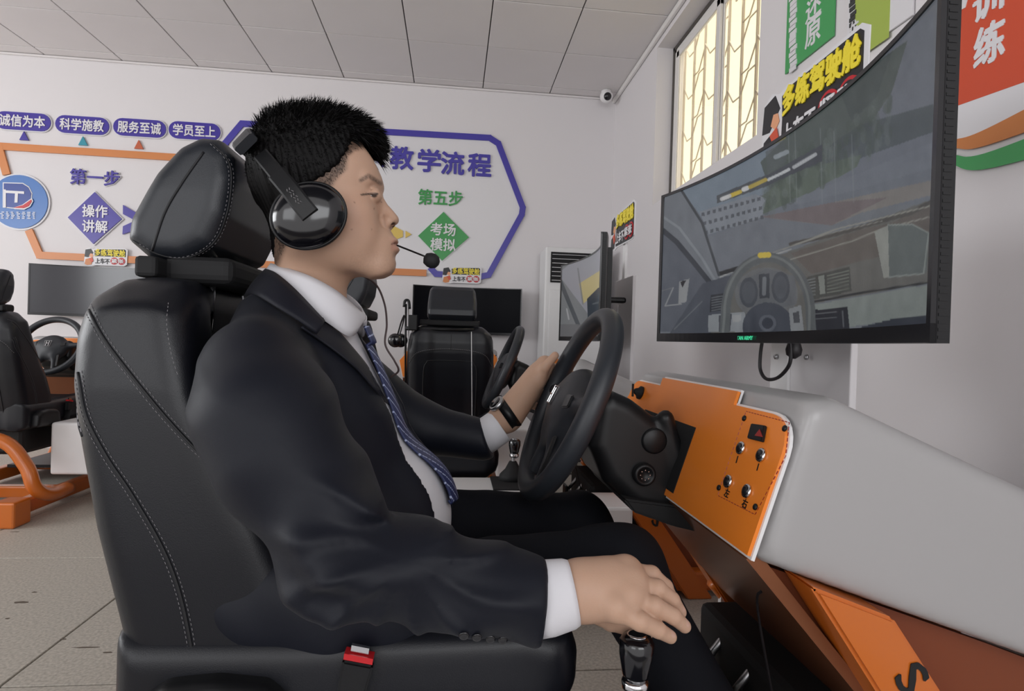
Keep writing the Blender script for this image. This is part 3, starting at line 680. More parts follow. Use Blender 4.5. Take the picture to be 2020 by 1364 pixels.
    link('lock_marks', from_bm('lock_marks', bm), 'chrome', sh)
    o = U(1290, 870, Y=1.02); lathe('round_cap', [(.024, -.003), (.024, .003), (.020, .006)], o, (0, -1, 0), 'black_plastic', sh, 24)
    for s, y0 in ((1, 1.22),): tube('stalk', spline([(.30, y0, .86), (.285, y0+s*.05, .875), (.28, y0+s*.10, .885)], 4), [.007]*5+[.008]*4, 'black_plastic', sh, 8)
    prism('under_cover', [U(a, b, Y=1.0)+np.array([0, 0, 0]) for a, b in ((1230, 985), (1345, 1000), (1440, 1066), (1330, 1040), (1250, 1012))], (0, .28, 0), 'matte_black', t, bev=.004)
    # -- steering wheel
    th = .394; wc = np.array([.231, 1.12, .882]); ax = np.array([-math.cos(th), 0, math.sin(th)]); wu = np.array([math.sin(th), 0, math.cos(th)]); ws = np.array([0, -1., 0])
    W2 = lambda s, u, a: wc+ws*s+wu*u+ax*a
    R = .185; pts = [W2(R*math.cos(a), R*math.sin(a), 0) for a in np.linspace(0, 2*PI, 73)[:-1]]
    rim = tube('steering_wheel', pts, .0205, 'wheel_rubber', t, 18, closed=True)
    g = G((-.19, -.19, -.06), (.19, .12, .05), .0035)
    pad = smax(g.ell((0, -.010, -.018), (.098, .088, .052)), np.abs(g.Z+.012)-.040, .02)
    sp = smin(g.cap((.05, .0, -.006), (.175, .012, -.004), .020, .016, 1.0), g.cap((-.05, .0, -.006), (-.175, .012, -.004), .020, .016), .03)
    bt = smin(g.cap((.035, -.06, -.008), (.055, -.168, -.004), .016, .013), g.cap((-.035, -.06, -.008), (-.055, -.168, -.004), .016, .013), .02)
    F = smin(smin(pad, sp, .03), bt, .03)
    F = smin(F, smax(g.ell((0, -.012, .006), (.068, .060, .026)), -(g.Z+.0), .006), .004)
    for s in (-1, 1): F = smax(F, -g.cap((s*.078, -.045, .030), (s*.10, .035, .030), .009, .009), .008)
    V, Qd = nets(F, g); V = relax(V, Qd, 1); V = wc+V[:, :1]*ws+V[:, 1:2]*wu+V[:, 2:]*ax
    hub = link('hub', npmesh('hub', V, Qd), 'hub_plastic', rim)
    e = b_tube(bmesh.new(), [W2(*p) for p in ((-.020, .022, .032), (.020, .022, .032), (.016, -.016, .034), (-.016, -.016, .034))], .0012, 6, closed=True)
    b_tube(e, [W2(-.008, .018, .034), W2(-.008, -.014, .036)], .0014, 6); b_tube(e, [W2(.008, .018, .034), W2(.008, -.014, .036)], .0014, 6); b_tube(e, [W2(-.008, .003, .036), W2(.008, .003, .036)], .0022, 6)
    link('badge', from_bm('badge', e), 'chrome', rim, label='small silver badge on the wheel hub')
    for s in (-1, 1): prism('thumb_switch', [W2(s*.072, .016, .018), W2(s*.098, .018, .014), W2(s*.098, -.006, .014), W2(s*.070, -.012, .018)], ax*.006, 'camera_black', rim, bev=.002)
    prism('spoke_insert', [W2(.060, -.070, .008), W2(.074, -.064, .008), W2(.080, -.140, .006), W2(.068, -.145, .006)], ax*.005, 'black_plastic', rim, bev=.001)
    # ---------------- seat
    y0, y1 = .80, 1.32; yc = CY
    def prof_at(px, Y): return np.array([U(a, b, Y=Y)[[0, 2]] for a, b in px])
    side = prof_at([(262, 535), (195, 546), (150, 588), (133, 670), (133, 760), (148, 870), (182, 1050), (220, 1200), (256, 1345), (278, 1430), (610, 1430), (578, 1180), (525, 1045), (450, 915), (385, 780), (360, 670), (345, 600), (320, 545)], .82)
    midp = side.copy(); m = midp[:, 0] > -.36; midp[10:, 0] -= np.array([.075, .085, .09, .085, .065, .045, .02, .0])
    g = G((-.58, .76, .40), (-.08, 1.36, 1.14), .006)
    F = smin(smin(g.extr(side, y0, y0+.15, .040), g.extr(side, y1-.15, y1, .040), .03), g.extr(midp, y0+.05, y1-.05, .03), .05)
    yz = [(yc+s*a, z) for s, a, z in ((-1, .26, .3), (-1, .262, .70), (-1, .258, .92), (-1, .235, 1.03), (-1, .18, 1.09), (-1, .08, 1.105), (1, .08, 1.105), (1, .18, 1.09), (1, .235, 1.03), (1, .258, .92), (1, .262, .70), (1, .26, .3))]
    F = smax(F, g.polyYZ(yz), .05)
    seat = link('backrest', solid('backrest', F, g, 2), 'leather', t)
    hp = prof_at([(248, 472), (254, 430), (304, 338), (348, 284), (388, 262), (426, 266), (452, 298), (458, 350), (446, 424), (415, 484), (360, 512), (292, 510)], .93)
    g = G((-.55, .89, 1.06), (-.28, 1.23, 1.38), .004)
    F = g.extr(hp, .915, 1.205, .030)
    F = smax(F, g.polyYZ([(.90, 1.05), (.903, 1.22), (.93, 1.33), (.98, 1.39), (1.14, 1.39), (1.19, 1.33), (1.215, 1.20), (1.22, 1.05)]), .04)
    head = link('headrest', solid('headrest', F, g, 2), 'leather_side', t)
    for s in (-1, 1): tube('post', [(-.405, yc+s*.065, 1.0), (-.400, yc+s*.065, 1.13)], .007, 'chrome', head, 10)
    g = G((-.46, .76, .40), (.24, 1.36, .66), .007)
    cu = [(-.44, .44), (-.44, .585), (-.20, .575), (.12, .582), (.185, .572), (.20, .54), (.19, .47), (.15, .45)]
    bo = [(-.44, .44), (-.44, .58), (-.20, .578), (.12, .588), (.18, .572), (.19, .50), (.15, .45)]
    F = smin(smin(g.extr(cu, y0+.02, y1-.02, .03), g.extr(bo, y0, y0+.11, .035), .03), g.extr(bo, y1-.11, y1, .035), .03)
    link('cushion', solid('cushion', F, g, 2), 'leather', t)
    box('seat_pan', (-.40, .84, .30), (.15, 1.28, .455), 'black_plastic', t, bev=.02)
    g = G((-.50, .755, .36), (-.10, .83, .60), .006)
    link('recliner_cover', solid('recliner_cover', g.extr(prof_at([(270, 1480), (285, 1375), (330, 1345), (430, 1335), (530, 1345), (560, 1372), (575, 1480)], .79), .765, .825, .018), g, 2), 'black_plastic', t)
    br = box('headset_bracket', U(262, 545, Y=.90)+np.array([0, 0, 0]), U(308, 505, Y=.90)+np.array([0, .34, 0]), 'matte_black', t, bev=.006)
    box('bracket_bar', (-.45, .93, 1.075), (-.345, 1.20, 1.118), 'matte_black', t, bev=.014, seg=3)
    # belt buckle
    q = U(708, 1300, Y=.785); d = np.array([.12, 0, 1.]); d /= np.linalg.norm(d); s = np.array([1, 0, -.22]); s /= np.linalg.norm(s)
    bk = prism('belt_buckle', [q-s*.021-d*.055+[0, -.008, 0], q+s*.014-d*.058+[0, -.008, 0], q+s*.021-d*.003+[0, -.008, 0], q-s*.021-d*.003+[0, -.008, 0]], (0, .018, 0), 'black_plastic', t, bev=.003)
    prism('release_button', [q-s*.0195+d*.000+[0, -.009, 0], q+s*.0195+d*.000+[0, -.009, 0], q+s*.0195+d*.008+[0, -.009, 0], q-s*.0195+d*.008+[0, -.009, 0]], (0, .018, 0), 'red_plastic', bk)
    prism('latch_tongue', [q-s*.012+d*.010+[0, -.004, 0], q+s*.012+d*.010+[0, -.004, 0], q+s*.012+d*.018+[0, -.004, 0], q-s*.012+d*.018+[0, -.004, 0]], (0, .006, 0), 'chrome', bk)
    tube('belt_strap', [q-d*.05, q-d*.16-[.02, 0, 0]], .018, 'matte_black', bk, 8, flat=.2)
    # -- seams and stitches, laid on the leather
    bs = bvh_of(seat); bh_ = bvh_of(head)
    sm, st = bmesh.new(), bmesh.new()
    for ln in ([(171, 583), (176, 612), (205, 668), (255, 735), (320, 815), (380, 880), (420, 915)], [(154, 735), (170, 820), (210, 900), (260, 975), (318, 1075), (352, 1160), (375, 1260), (388, 1364)]):
        p = drape(bs, ln, .0002)
        if len(p) > 3: b_tube(sm, p, .0022, 6)
        for dx in (-7, 7):
            p = drape(bs, [(a+dx, b-dx*.45) for a, b in ln], .0006)
            if len(p) > 3: b_dashes(st, p, .003, .003, .00045)
    p = drape(bs, [(332, 598), (329, 640), (338, 700), (352, 745)], .0006); b_dashes(st, p, .003, .003, .00045)
    lk = link('seam', from_bm('seam', sm, True), 'seam', seat); link('stitching', from_bm('stitching', st), 'stitch', seat, kind='stuff')
    sm, st = bmesh.new(), bmesh.new()
    p = drape(bh_, [(402, 300), (360, 360), (325, 420), (300, 495)], .0002)
    if len(p) > 3: b_tube(sm, p, .0020, 6)
    p = drape(bh_, [(420, 284), (450, 318), (456, 360), (446, 425), (420, 480), (370, 508), (315, 503), (262, 475)], .0002)
    if len(p) > 3: b_tube(sm, p, .0016, 6)
    for dx in (-5, 4):
        p = drape(bh_, [(a+dx, b+dx*.3) for a, b in [(420, 286), (450, 318), (456, 360), (446, 425), (420, 480), (370, 508), (315, 503), (268, 478)]], .0006)
        if len(p) > 3: b_dashes(st, p, .003, .003, .00045)
    link('seam', from_bm('seam', sm, True), 'seam', head); link('stitching', from_bm('stitching', st), 'stitch', head, kind='stuff')
    # rear of the backrest (seen on the far row): raised outline of the back panel
    sm, st = bmesh.new(), bmesh.new()
    def rear(yz_):
        o = []
        for q_ in resample([np.array([0, a, b]) for a, b in spline([np.array(p) for p in yz_], 6)], .01):
            h, nn, i, dd = bs.ray_cast(Vector((-1.2, q_[1], q_[2])), Vector((1, 0, 0)))
            if h is not None: o.append(np.array(h)+np.array([-.0006, 0, 0]))
        return o
    for L in ([(yc-.235, .86), (yc-.19, .92), (yc-.08, .945), (yc+.08, .945), (yc+.19, .92), (yc+.235, .86)],):
        b_dashes(st, rear(L), .006, .004, .0009); b_tube(sm, rear([(a, b-.006) for a, b in L]), .0015, 6)
    b_tube(sm, rear([(yc-.15, .5), (yc-.15, .80), (yc-.135, .865), (yc-.10, .88), (yc+.10, .88), (yc+.135, .865), (yc+.15, .80), (yc+.15, .5)]), .003, 6)
    b_tube(sm, rear([(yc, .945), (yc, 1.0), (yc, 1.03)]), .0015, 6)
    link('back_seam', from_bm('back_seam', sm, True), 'seam', seat); link('back_stitching', from_bm('back_stitching', st), 'stitch', seat, kind='stuff')
    return t
def copy_tree(o, parent=None):
    c = o.copy(); C.objects.link(c); c.parent = parent
    for ch in list(o.children): copy_tree(ch, c)
    return c
sim = mk_sim('orange and white driving simulator the man in the suit sits in')
sims = [sim]
for (x, y, rz, lab) in ((0, CY+PITCH_ROW, 0, 'orange and white driving simulator facing the side wall, next one behind the seated man'),
                        (-.01-0*.0, 3.75, PI/2, 'driving simulator whose black seat faces the black monitor, right of the man'),
                        (-1.25, 3.75, PI/2, 'driving simulator at the back wall mostly hidden behind the man and his headrest'),
                        (-2.53, 3.75, PI/2, 'driving simulator at the left edge facing the back wall, white console in view')):
    o = copy_tree(sim); o.location = (x, y, 0); o.rotation_euler = (0, 0, rz); o['label'] = lab; sims.append(o)
for o in sims: o['group'] = 'driving simulators in the training room'
def drop(o, names):
    for ch in list(o.children):
        if ch.name.split('.')[0] in names:
            for c2 in list(ch.children): bpy.data.objects.remove(c2)
            bpy.data.objects.remove(ch)
for o in sims[2:]: drop(o, ('screen_board', 'sticker_post'))
for o in sims[:4]: drop(o, ('rear_hoop', 'hoop_foot'))
box('rear_rail', (-1.05, 1.36, .02), (-.66, 1.42, .12), 'orange_steel', sims[0], bev=.012)
# ------------------------------------------------------------------ curved monitors
def monitor(lab, c, rz, picture=None, W=.935, H=.40, R=1.5, dark='dark_screen', name='curved_monitor', logo=True):
    """local frame: screen faces -x, centre of the screen at the origin"""
    t = thing(name, lab, 'monitor', c, rz)
    ph = math.asin(W/2/R); N = 48
    def P(v, z, k): a = ph*v; return np.array([R*(math.cos(a)-1)-(-k)*math.cos(a), (R+0*k)*math.sin(a), z]) if True else None
    def strip(v0, v1, z0, z1, k0, k1, n=N):      # curved solid: v across (-1..1), k depth (0 front, + back)
        V = []; F_ = []
        for i in range(n+1):
            v = v0+(v1-v0)*i/n; V += [P(v, z0, k0), P(v, z1, k0), P(v, z1, k1), P(v, z0, k1)]
        for i in range(n):
            a = 4*i; b = a+4
            F_ += [(a, a+1, b+1, b), (a+1, a+2, b+2, b+1), (a+2, a+3, b+3, b+2), (a+3, a, b, b+3)]
        F_ += [(3, 2, 1, 0), (4*n, 4*n+1, 4*n+2, 4*n+3)]
        return V, F_
    def add(nm, parts, m, par=t, **k):
        V = []; F_ = []
        for v, f in parts: o = len(V); V += v; F_ += [tuple(i+o for i in q) for q in f]
        me = tomesh(nm, V, F_); bm = bmesh.new(); bm.from_mesh(me); bmesh.ops.recalc_face_normals(bm, faces=bm.faces); bm.to_mesh(me); bm.free()
        return link(nm, me, m, par, False, **k)
    h = H/2
    hs = add('housing', [strip(-1, 1, -h, h, .004, .022), strip(-.8, .8, -h*.8, h*.8, .022, .040)], 'black_plastic')
    ve = 1-.010/(W/2); vr = 1-.022/(W/2)
    add('bezel', [strip(-1, 1, -h, -h+.022, -.003, .006), strip(-1, 1, h-.007, h, -.003, .006), strip(-1, -ve, -h, h, -.003, .006, 1), strip(ve, 1, -h, h, -.003, .006, 1)], 'camera_black')
    bm = bmesh.new()
    for s in (-1, 1):                             # ribbed vent edges
        for k in range(46):
            z = -h+.006+k*(H-.012)/46; q = P(s, z, .012); b_box(bm, q-np.array([.005, .0006, .0012]), q+np.array([.005, .0006, .0022]))
    link('vent_ribs', from_bm('vent_ribs', bm), 'black_plastic', hs, False, kind='stuff')
    # the screen: fine grid whose colours are the displayed picture
    nu, nv = (520, 216) if picture else (24, 2)
    us = np.linspace(-ve, ve, nu); zs = np.linspace(-h+.022, h-.007, nv)
    a = ph*us; X_ = (R*(np.cos(a)-1)+.0)[:, None]+np.zeros(nv); Y_ = (R*np.sin(a))[:, None]+np.zeros(nv); Z_ = np.zeros(nu)[:, None]+zs
    V = np.stack([X_, Y_, Z_], -1).reshape(-1, 3); i, j = np.meshgrid(np.arange(nu-1), np.arange(nv-1), indexing='ij'); b0 = i*nv+j
    Q = np.stack([b0, b0+1, b0+nv+1, b0+nv], -1).reshape(-1, 4)
    me = npmesh('screen', V, Q, True)
    if picture:
        cw = np.array([math.cos(rz), math.sin(rz)]); w = np.stack([c[0]+V[:, 0]*cw[0]-V[:, 1]*cw[1], c[1]+V[:, 0]*cw[1]+V[:, 1]*cw[0], c[2]+V[:, 2]], -1)
        col = picture(PROJ(w), w); ca = me.color_attributes.new('picture', 'FLOAT_COLOR', 'POINT')
        ca.data.foreach_set('color', np.concatenate([lin(col), np.ones((len(col), 1))], 1).astype(np.float32).ravel())
    link('screen', me, 'screen' if picture else dark, t, False)
    box('mount_arm', (.035 if rz < 1 else .035, .13 if rz < 1 else -.014, -.014), (.19 if rz < 1 else .05, .16 if rz < 1 else .014, .014), 'black_plastic', t, world=False, bev=.01)
    return t
def inside(p, poly):
    x, y = p[:, 0], p[:, 1]; r = np.zeros(len(p), bool); n = len(poly)
    for i in range(n):
        (x0, y0), (x1, y1) = poly[i], poly[i-1]
        if y0 == y1: continue
        m = ((y0 > y) != (y1 > y)) & (x < (x1-x0)*(y-y0)/(y1-y0)+x0); r ^= m
    return r
def paint(p, layers, base):
    col = np.tile(np.array(base, float), (len(p), 1))
    for L in layers:
        kind, geo, c = L[:3]; al = L[3] if len(L) > 3 else 1
        if kind == 'p': m = inside(p, geo).astype(float)
        elif kind == 'l':                         # polyline with width
            w = L[4]; d = np.full(len(p), 1e9)
            for a, b in zip(geo, geo[1:]):
                a = np.array(a, float); b = np.array(b, float); e = b-a; t = np.clip(((p-a)@e)/(e@e), 0, 1); d = np.minimum(d, np.linalg.norm(p-a-t[:, None]*e, axis=1))
            m = np.clip((w/2-d)+.5, 0, 1)
        else:                                     # ellipse cx,cy,rx,ry
            cx, cy, rx, ry = geo; m = (((p[:, 0]-cx)/rx)**2+((p[:, 1]-cy)/ry)**2 < 1).astype(float)
        col += (np.array(c, float)-col)*(m*al)[:, None]
    return col
def main_picture(p, w):
    r = random.Random(7)
    L = [('p', [(1340, 368), (1500, 285), (1842, 20), (1842, 400), (1500, 430), (1390, 470)], (88, 93, 101)),
         ('p', [(1338, 366), (1480, 290), (1530, 300), (1515, 380), (1385, 430)], (98, 108, 118)),
         ('p', [(1500, 320), (1560, 262), (1640, 195), (1720, 128), (1790, 80), (1760, 180), (1700, 270), (1600, 330), (1520, 380)], (66, 74, 72)),
         ('p', [(1660, 190), (1700, 150), (1760, 100), (1730, 190), (1680, 240)], (54, 62, 62), .7),
         ('p', [(1700, 245), (1842, 205), (1842, 260), (1690, 315), (1560, 350), (1570, 330)], (58, 66, 68), .8),
         ('p', [(1500, 390), (1560, 340), (1700, 305), (1690, 330), (1570, 395), (1505, 422)], (74, 84, 76)),
         ('p', [(1560, 395), (1700, 340), (1842, 280), (1842, 330), (1700, 372), (1570, 405)], (92, 97, 105)),
         ('p', [(1380, 418), (1490, 383), (1512, 392), (1502, 432), (1398, 462)], (106, 111, 118)),
         ('p', [(1500, 428), (1640, 400), (1842, 355), (1842, 384), (1700, 420), (1640, 445), (1560, 436)], (103, 100, 98)),
         ('p', [(1500, 428), (1640, 400), (1750, 390), (1640, 445)], (92, 84, 86)),
         ('p', [(1390, 470), (1500, 430), (1640, 448), (1560, 480), (1420, 540)], (90, 94, 101))]
    for k in range(3):
        for q in range(11):
            x = 1384+q*11+k*3; y = 420+k*18-q*3.0; L.append(('p', [(x, y), (x+6, y-1), (x+6, y+6), (x, y+7)], (60, 64, 70), .8))
    for k in range(140):
        x = r.uniform(1510, 1760); y = 380-(x-1500)*.62+r.uniform(-30, 55); L.append(('e', (x, y, r.uniform(3, 8), r.uniform(8, 20)), (56, 66, 60) if r.random() < .6 else (86, 94, 92), .35))
    for x in (1555, 1568, 1618, 1645, 1680): L.append(('l', [(x, 250+abs(x-1600)*.2), (x+4, 400)], (112, 118, 120), .5, 1.6))
    L += [('p', [(1510, 300), (1548, 280), (1552, 318), (1515, 345)], (70, 76, 78), .7), ('l', [(1530, 310), (1552, 300)], (140, 148, 155), .7, 9),
          ('p', [(1512, 368), (1512, 346), (1622, 285), (1622, 318), (1545, 352)], (56, 60, 66)),
          ('p', [(1414, 402), (1414, 386), (1512, 345), (1512, 368)], (64, 68, 72)),
          ('l', [(1490, 300), (1548, 272)], (120, 112, 70), .7, 5)]
    for k in range(7): L.append(('l', [(1516+k*6.2, 355-k*3.1), (1519+k*6.2, 353-k*3.1)], (165, 168, 170), .9, 6))
    for k in range(9): L.append(('l', [(1566+k*5.0, 330-k*3.0), (1568.5+k*5.0, 328.6-k*3.0)], (150, 153, 156), .9, 7))
    for k in range(4): L.append(('l', [(1424+k*4, 393-k*1.6), (1427+k*4, 391.5-k*1.6)], (165, 165, 165), .9, 8)); L.append(('l', [(1442+k*5, 386-k*2), (1445+k*5, 384.6-k*2)], (170, 150, 60), .9, 8))
    L.append(('l', [(1467, 374), (1474, 371)], (180, 180, 180), .9, 9)); L.append(('l', [(1480, 369), (1510, 355)], (165, 145, 60), .8, 8))
    # dashboard
    L += [('p', [(1405, 560), (1560, 495), (1700, 445), (1842, 392), (1842, 556), (1600, 600), (1600, 660), (1390, 660)], (82, 82, 80)),
          ('p', [(1560, 500), (1700, 452), (1760, 440), (1842, 400), (1842, 480), (1600, 540)], (79, 74, 71)),
          ('l', [(1418, 548), (1500, 512), (1560, 492)], (128, 130, 130), 1, 3), ('l', [(1418, 541), (1480, 522)], (30, 32, 34), 1, 8),
          ('l', [(1560, 482), (1650, 462), (1740, 436), (1800, 420), (1842, 394)], (62, 60, 58), 1, 8), ('l', [(1545, 492), (1650, 452), (1842, 405)], (118, 118, 112), 1, 2.5),
          ('l', [(1560, 512), (1680, 476), (1740, 452), (1835, 428)], (120, 120, 114), .9, 2.5), ('l', [(1520, 500), (1640, 460), (1740, 436)], (112, 112, 108), .9, 2),
          ('p', [(1730, 460), (1752, 444), (1800, 443), (1832, 462), (1828, 538), (1752, 548), (1742, 548)], (78, 84, 84)),
          ('l', [(1752, 444), (1800, 443), (1832, 460), (1822, 540), (1752, 547)], (112, 118, 116), .9, 3),
          ('p', [(1725, 458), (1752, 444), (1754, 547), (1743, 548)], (118, 120, 116)),
          ('l', [(1600, 597), (1700, 578), (1842, 556)], (38, 40, 42), 1, 4),
          ('p', [(1605, 602), (1700, 584), (1842, 560), (1842, 620), (1700, 642), (1600, 655)], (106, 112, 110)),
          ('p', [(1700, 645), (1760, 630), (1842, 622), (1842, 660), (1690, 660)], (42, 46, 54)),
          ('p', [(1604, 612), (1672, 606), (1676, 650), (1604, 652)], (34, 36, 42)), ('l', [(1606, 620), (1650, 616)], (90, 92, 95), .8, 2), ('l', [(1606, 630), (1650, 627)], (84, 86, 90), .8, 2),
          ('l', [(1662, 614), (1664, 645)], (86, 88, 92), .8, 3)]
    L.append(('p', [(1590, 548), (1676, 526), (1680, 575), (1600, 592)], (58, 60, 58)))
    for k in range(6): L.append(('l', [(1632, 545+k*6.6), (1674, 534+k*7.0)], (100, 104, 98), .9, 2))
    for k in range(6): L.append(('l', [(1592, 553+k*6), (1608, 549+k*6.4)], (112, 116, 118), .8, 2)); 
    L.append(('p', [(1614, 545), (1626, 542), (1628, 580), (1618, 582)], (104, 108, 104)))
    # door, pillar, mirror
    L += [('p', [(1296, 380), (1340, 366), (1385, 440), (1420, 545), (1418, 560), (1400, 562), (1360, 500), (1330, 462), (1296, 440)], (93, 97, 103)),
          ('p', [(1296, 440), (1330, 470), (1360, 505), (1398, 562), (1385, 600), (1330, 655), (1296, 655)], (72, 76, 84)),
          ('l', [(1296, 445), (1335, 478), (1370, 520), (1402, 560)], (44, 48, 54), 1, 10), ('l', [(1338, 366), (1385, 440), (1418, 543)], (52, 56, 60), 1, 5),
          ('l', [(1296, 420), (1340, 450), (1385, 510), (1412, 556)], (112, 117, 122), .8, 5),
          ('p', [(1385, 560), (1450, 540), (1440, 600), (1400, 660), (1320, 660)], (60, 64, 72)), ('l', [(1385, 595), (1330, 650)], (92, 96, 100), .7, 2),
          ('p', [(1340, 556), (1360, 550), (1354, 596), (1338, 600)], (116, 118, 120)), ('p', [(1342, 556), (1354, 553), (1346, 568)], (30, 30, 34)), ('l', [(1328, 568), (1312, 604), (1344, 600)], (118, 120, 122), .9, 2.5), ('l', [(1306, 574), (1326, 568)], (98, 100, 102), .8, 1.5),
          ('p', [(1402, 582), (1436, 578), (1434, 612), (1400, 616)], (40, 43, 48))]
    for k in range(6): L.append(('l', [(1404, 588+k*5), (1432, 583+k*5)], (104, 108, 112), .8, 1.6))
    L += [('p', [(1397, 622), (1470, 615), (1470, 655), (1397, 655)], (112, 116, 120)), ('p', [(1418, 622), (1444, 619), (1440, 655), (1418, 655)], (60, 62, 68)),
          # cluster and wheel
          ('e', (1512, 580, 62, 52), (86, 88, 90)), ('p', [(1455, 560), (1512, 530), (1568, 545), (1572, 600), (1512, 615), (1460, 600)], (80, 83, 87)),
          ('e', (1477, 577, 18, 30), (58, 62, 68)), ('e', (1477, 577, 13, 22), (66, 70, 76)), ('e', (1540, 567, 18, 31), (58, 62, 68)), ('e', (1540, 567, 13, 23), (66, 70, 76)),
          ('p', [(1497, 542), (1518, 539), (1518, 588), (1498, 590)], (50, 54, 60)), ('l', [(1508, 550), (1507, 580)], (108, 112, 116), .7, 8),
          ('e', (1515, 645, 50, 48), (56, 60, 68)), ('e', (1514, 638, 17, 17), (74, 78, 86)), ('e', (1514, 638, 11, 11), (46, 50, 58)),
          ('p', [(1556, 610), (1580, 602), (1586, 655), (1560, 655)], (110, 113, 116)), ('p', [(1564, 618), (1576, 614), (1578, 636), (1566, 638)], (60, 62, 66)),
          ('p', [(1444, 622), (1462, 620), (1462, 634), (1446, 636)], (124, 126, 128))]
    th = np.linspace(PI*1.02, PI*-.02, 22); arc = [(1515+84*math.cos(a), 620-112*math.sin(a)) for a in th]
    L += [('l', [(1429, 655)]+arc+[(1601, 655)], (74, 78, 80), 1, 19), ('l', [(1426, 655)]+[(x-2, y-3) for x, y in arc]+[(1596, 655)], (100, 104, 104), .7, 5), ('l', [(1500, 504), (1516, 503)], (170, 150, 60), 1, 11)]
    c = paint(p, L, (90, 94, 100)); nr = np.random.default_rng(3); lo = nr.normal(size=(60, 40)); ui = np.clip((p[:, 0]-1290)/600*58, 0, 58); vi = np.clip((p[:, 1]+70)/760*38, 0, 38); a0, b0 = ui.astype(int), vi.astype(int); fu, fv = ui-a0, vi-b0
    c = c+((lo[a0, b0]*(1-fu)+lo[a0+1, b0]*fu)*(1-fv)+(lo[a0, b0+1]*(1-fu)+lo[a0+1, b0+1]*fu)*fv)[:, None]*2.6+nr.normal(size=(len(p), 1))*1.2; gr_ = np.clip((p[:, 0]-1300)/560, 0, 1)[:, None]
    return c*(1-.06*gr_)
def far_picture(p, w):
    L = [('p', [(1100, 540), (1150, 500), (1222, 455), (1222, 560), (1160, 620)], (118, 118, 124)), ('p', [(1190, 470), (1222, 455), (1222, 540), (1196, 560)], (140, 142, 148)),
         ('p', [(1142, 560), (1190, 530), (1200, 560), (1168, 585), (1150, 600)], (150, 138, 96)), ('p', [(1158, 590), (1180, 568), (1222, 560), (1222, 640), (1160, 645)], (34, 42, 50)),
         ('p', [(1196, 500), (1210, 496), (1212, 550), (1196, 556)], (92, 96, 104), .7), ('l', [(1105, 555), (1140, 640)], (58, 62, 66), 1, 8), ('l', [(1118, 610), (1122, 630)], (140, 140, 142), .8, 3),
         ('l', [(1140, 530), (1150, 600)], (90, 92, 94), .8, 3), ('e', (1190, 590, 10, 22), (62, 84, 110), .6), ('l', [(1170, 600), (1222, 585)], (76, 80, 84), .8, 3), ('p', [(1100, 640), (1222, 640), (1222, 690), (1100, 690)], (84, 84, 86), .9)]
    return paint(p, L, (96, 98, 100))
ec = np.array([(.557+.526)/2, (1.516+.553)/2]); sag = .964**2/8/1.5; MZ = 1.013+.20
rz = math.atan2(.557-.526, 1.516-.553)*-1
mm = monitor('large curved monitor in front of the man, showing a car cockpit view', (ec[0]+sag, ec[1]+.012, MZ), rz, main_picture)
for (s, y, z, sz, m) in (('TITAN ARMY', .045, -.20+.010, (.082, .0085), 'green_logo'),):
    q = Vector((ec[0]+sag, ec[1], MZ)); ey_ = Vector((math.sin(rz), -math.cos(rz), 0)); R_ = 1.5
    yy = .12; loc = q+Matrix.Rotation(rz, 3, 'Z') @ Vector((R_*(math.cos(yy/R_)-1)-.0042, yy, z)); put_text(s, .01, loc, ey_, (0, 0, 1), m, mm, depth=.0006, bold=.01, fit=sz)
m2 = monitor('smaller looking curved monitor with a driving view, on the simulator behind the steering wheel', (.542+sag, 2.51, MZ), rz, far_picture)
for px, py, lab, d in ((922, 613, 'black switched off curved monitor behind the empty seat right of the man', 'dark_screen'), (552, 594, 'dark curved monitor on the back wall hidden behind the man', 'dark_screen'), (182, 575, 'grey reflecting switched off monitor on the back wall at the left edge', 'dark_screen_pale')):
    c = U(px, py, Y=4.93); monitor(lab, (c[0], 4.99, c[2]), PI/2, None, dark=d, H=.41)
# cables under the two right monitors
for dy, lab in ((0, 'black loop of cable hanging under the large curved monitor'), (PITCH_ROW, 'thin black cable hanging under the farther curved monitor')):
    X0 = .72; k = np.array([0, dy, 0])
    pts = spline([U(1505, 665, X=X0), U(1500, 700, X=X0), U(1500, 730, X=X0), U(1512, 748, X=X0), U(1535, 745, X=X0), U(1556, 722, X=X0), U(1560, 695, X=X0), U(1556, 662, X=X0)], 6)
    tag(tube('monitor_cable', [p+k for p in pts], .004 if dy == 0 else .002, 'cable', None, 8), lab, 'cable')
q = U(1566, 690, X=.735); tag(lathe('cable_clump', [(.004, -.02), (.015, -.012), (.017, .0), (.013, .014), (.004, .022)], q, (0, 0, 1), 'cable', None, 14), 'dark knot of cable tucked under the large monitor', 'cable')
# slogan stickers standing on the posts of the right-hand row
for dy, lab in ((0, 'large slogan sticker reading 多练驾驶舱 above the large curved monitor'), (PITCH_ROW, 'slogan sticker above the farther curved monitor')):
    sticker((.814, 1.463+dy, 1.50), (0, -1, 0), (0, 0, 1), .385, .165, lab, hide=True)
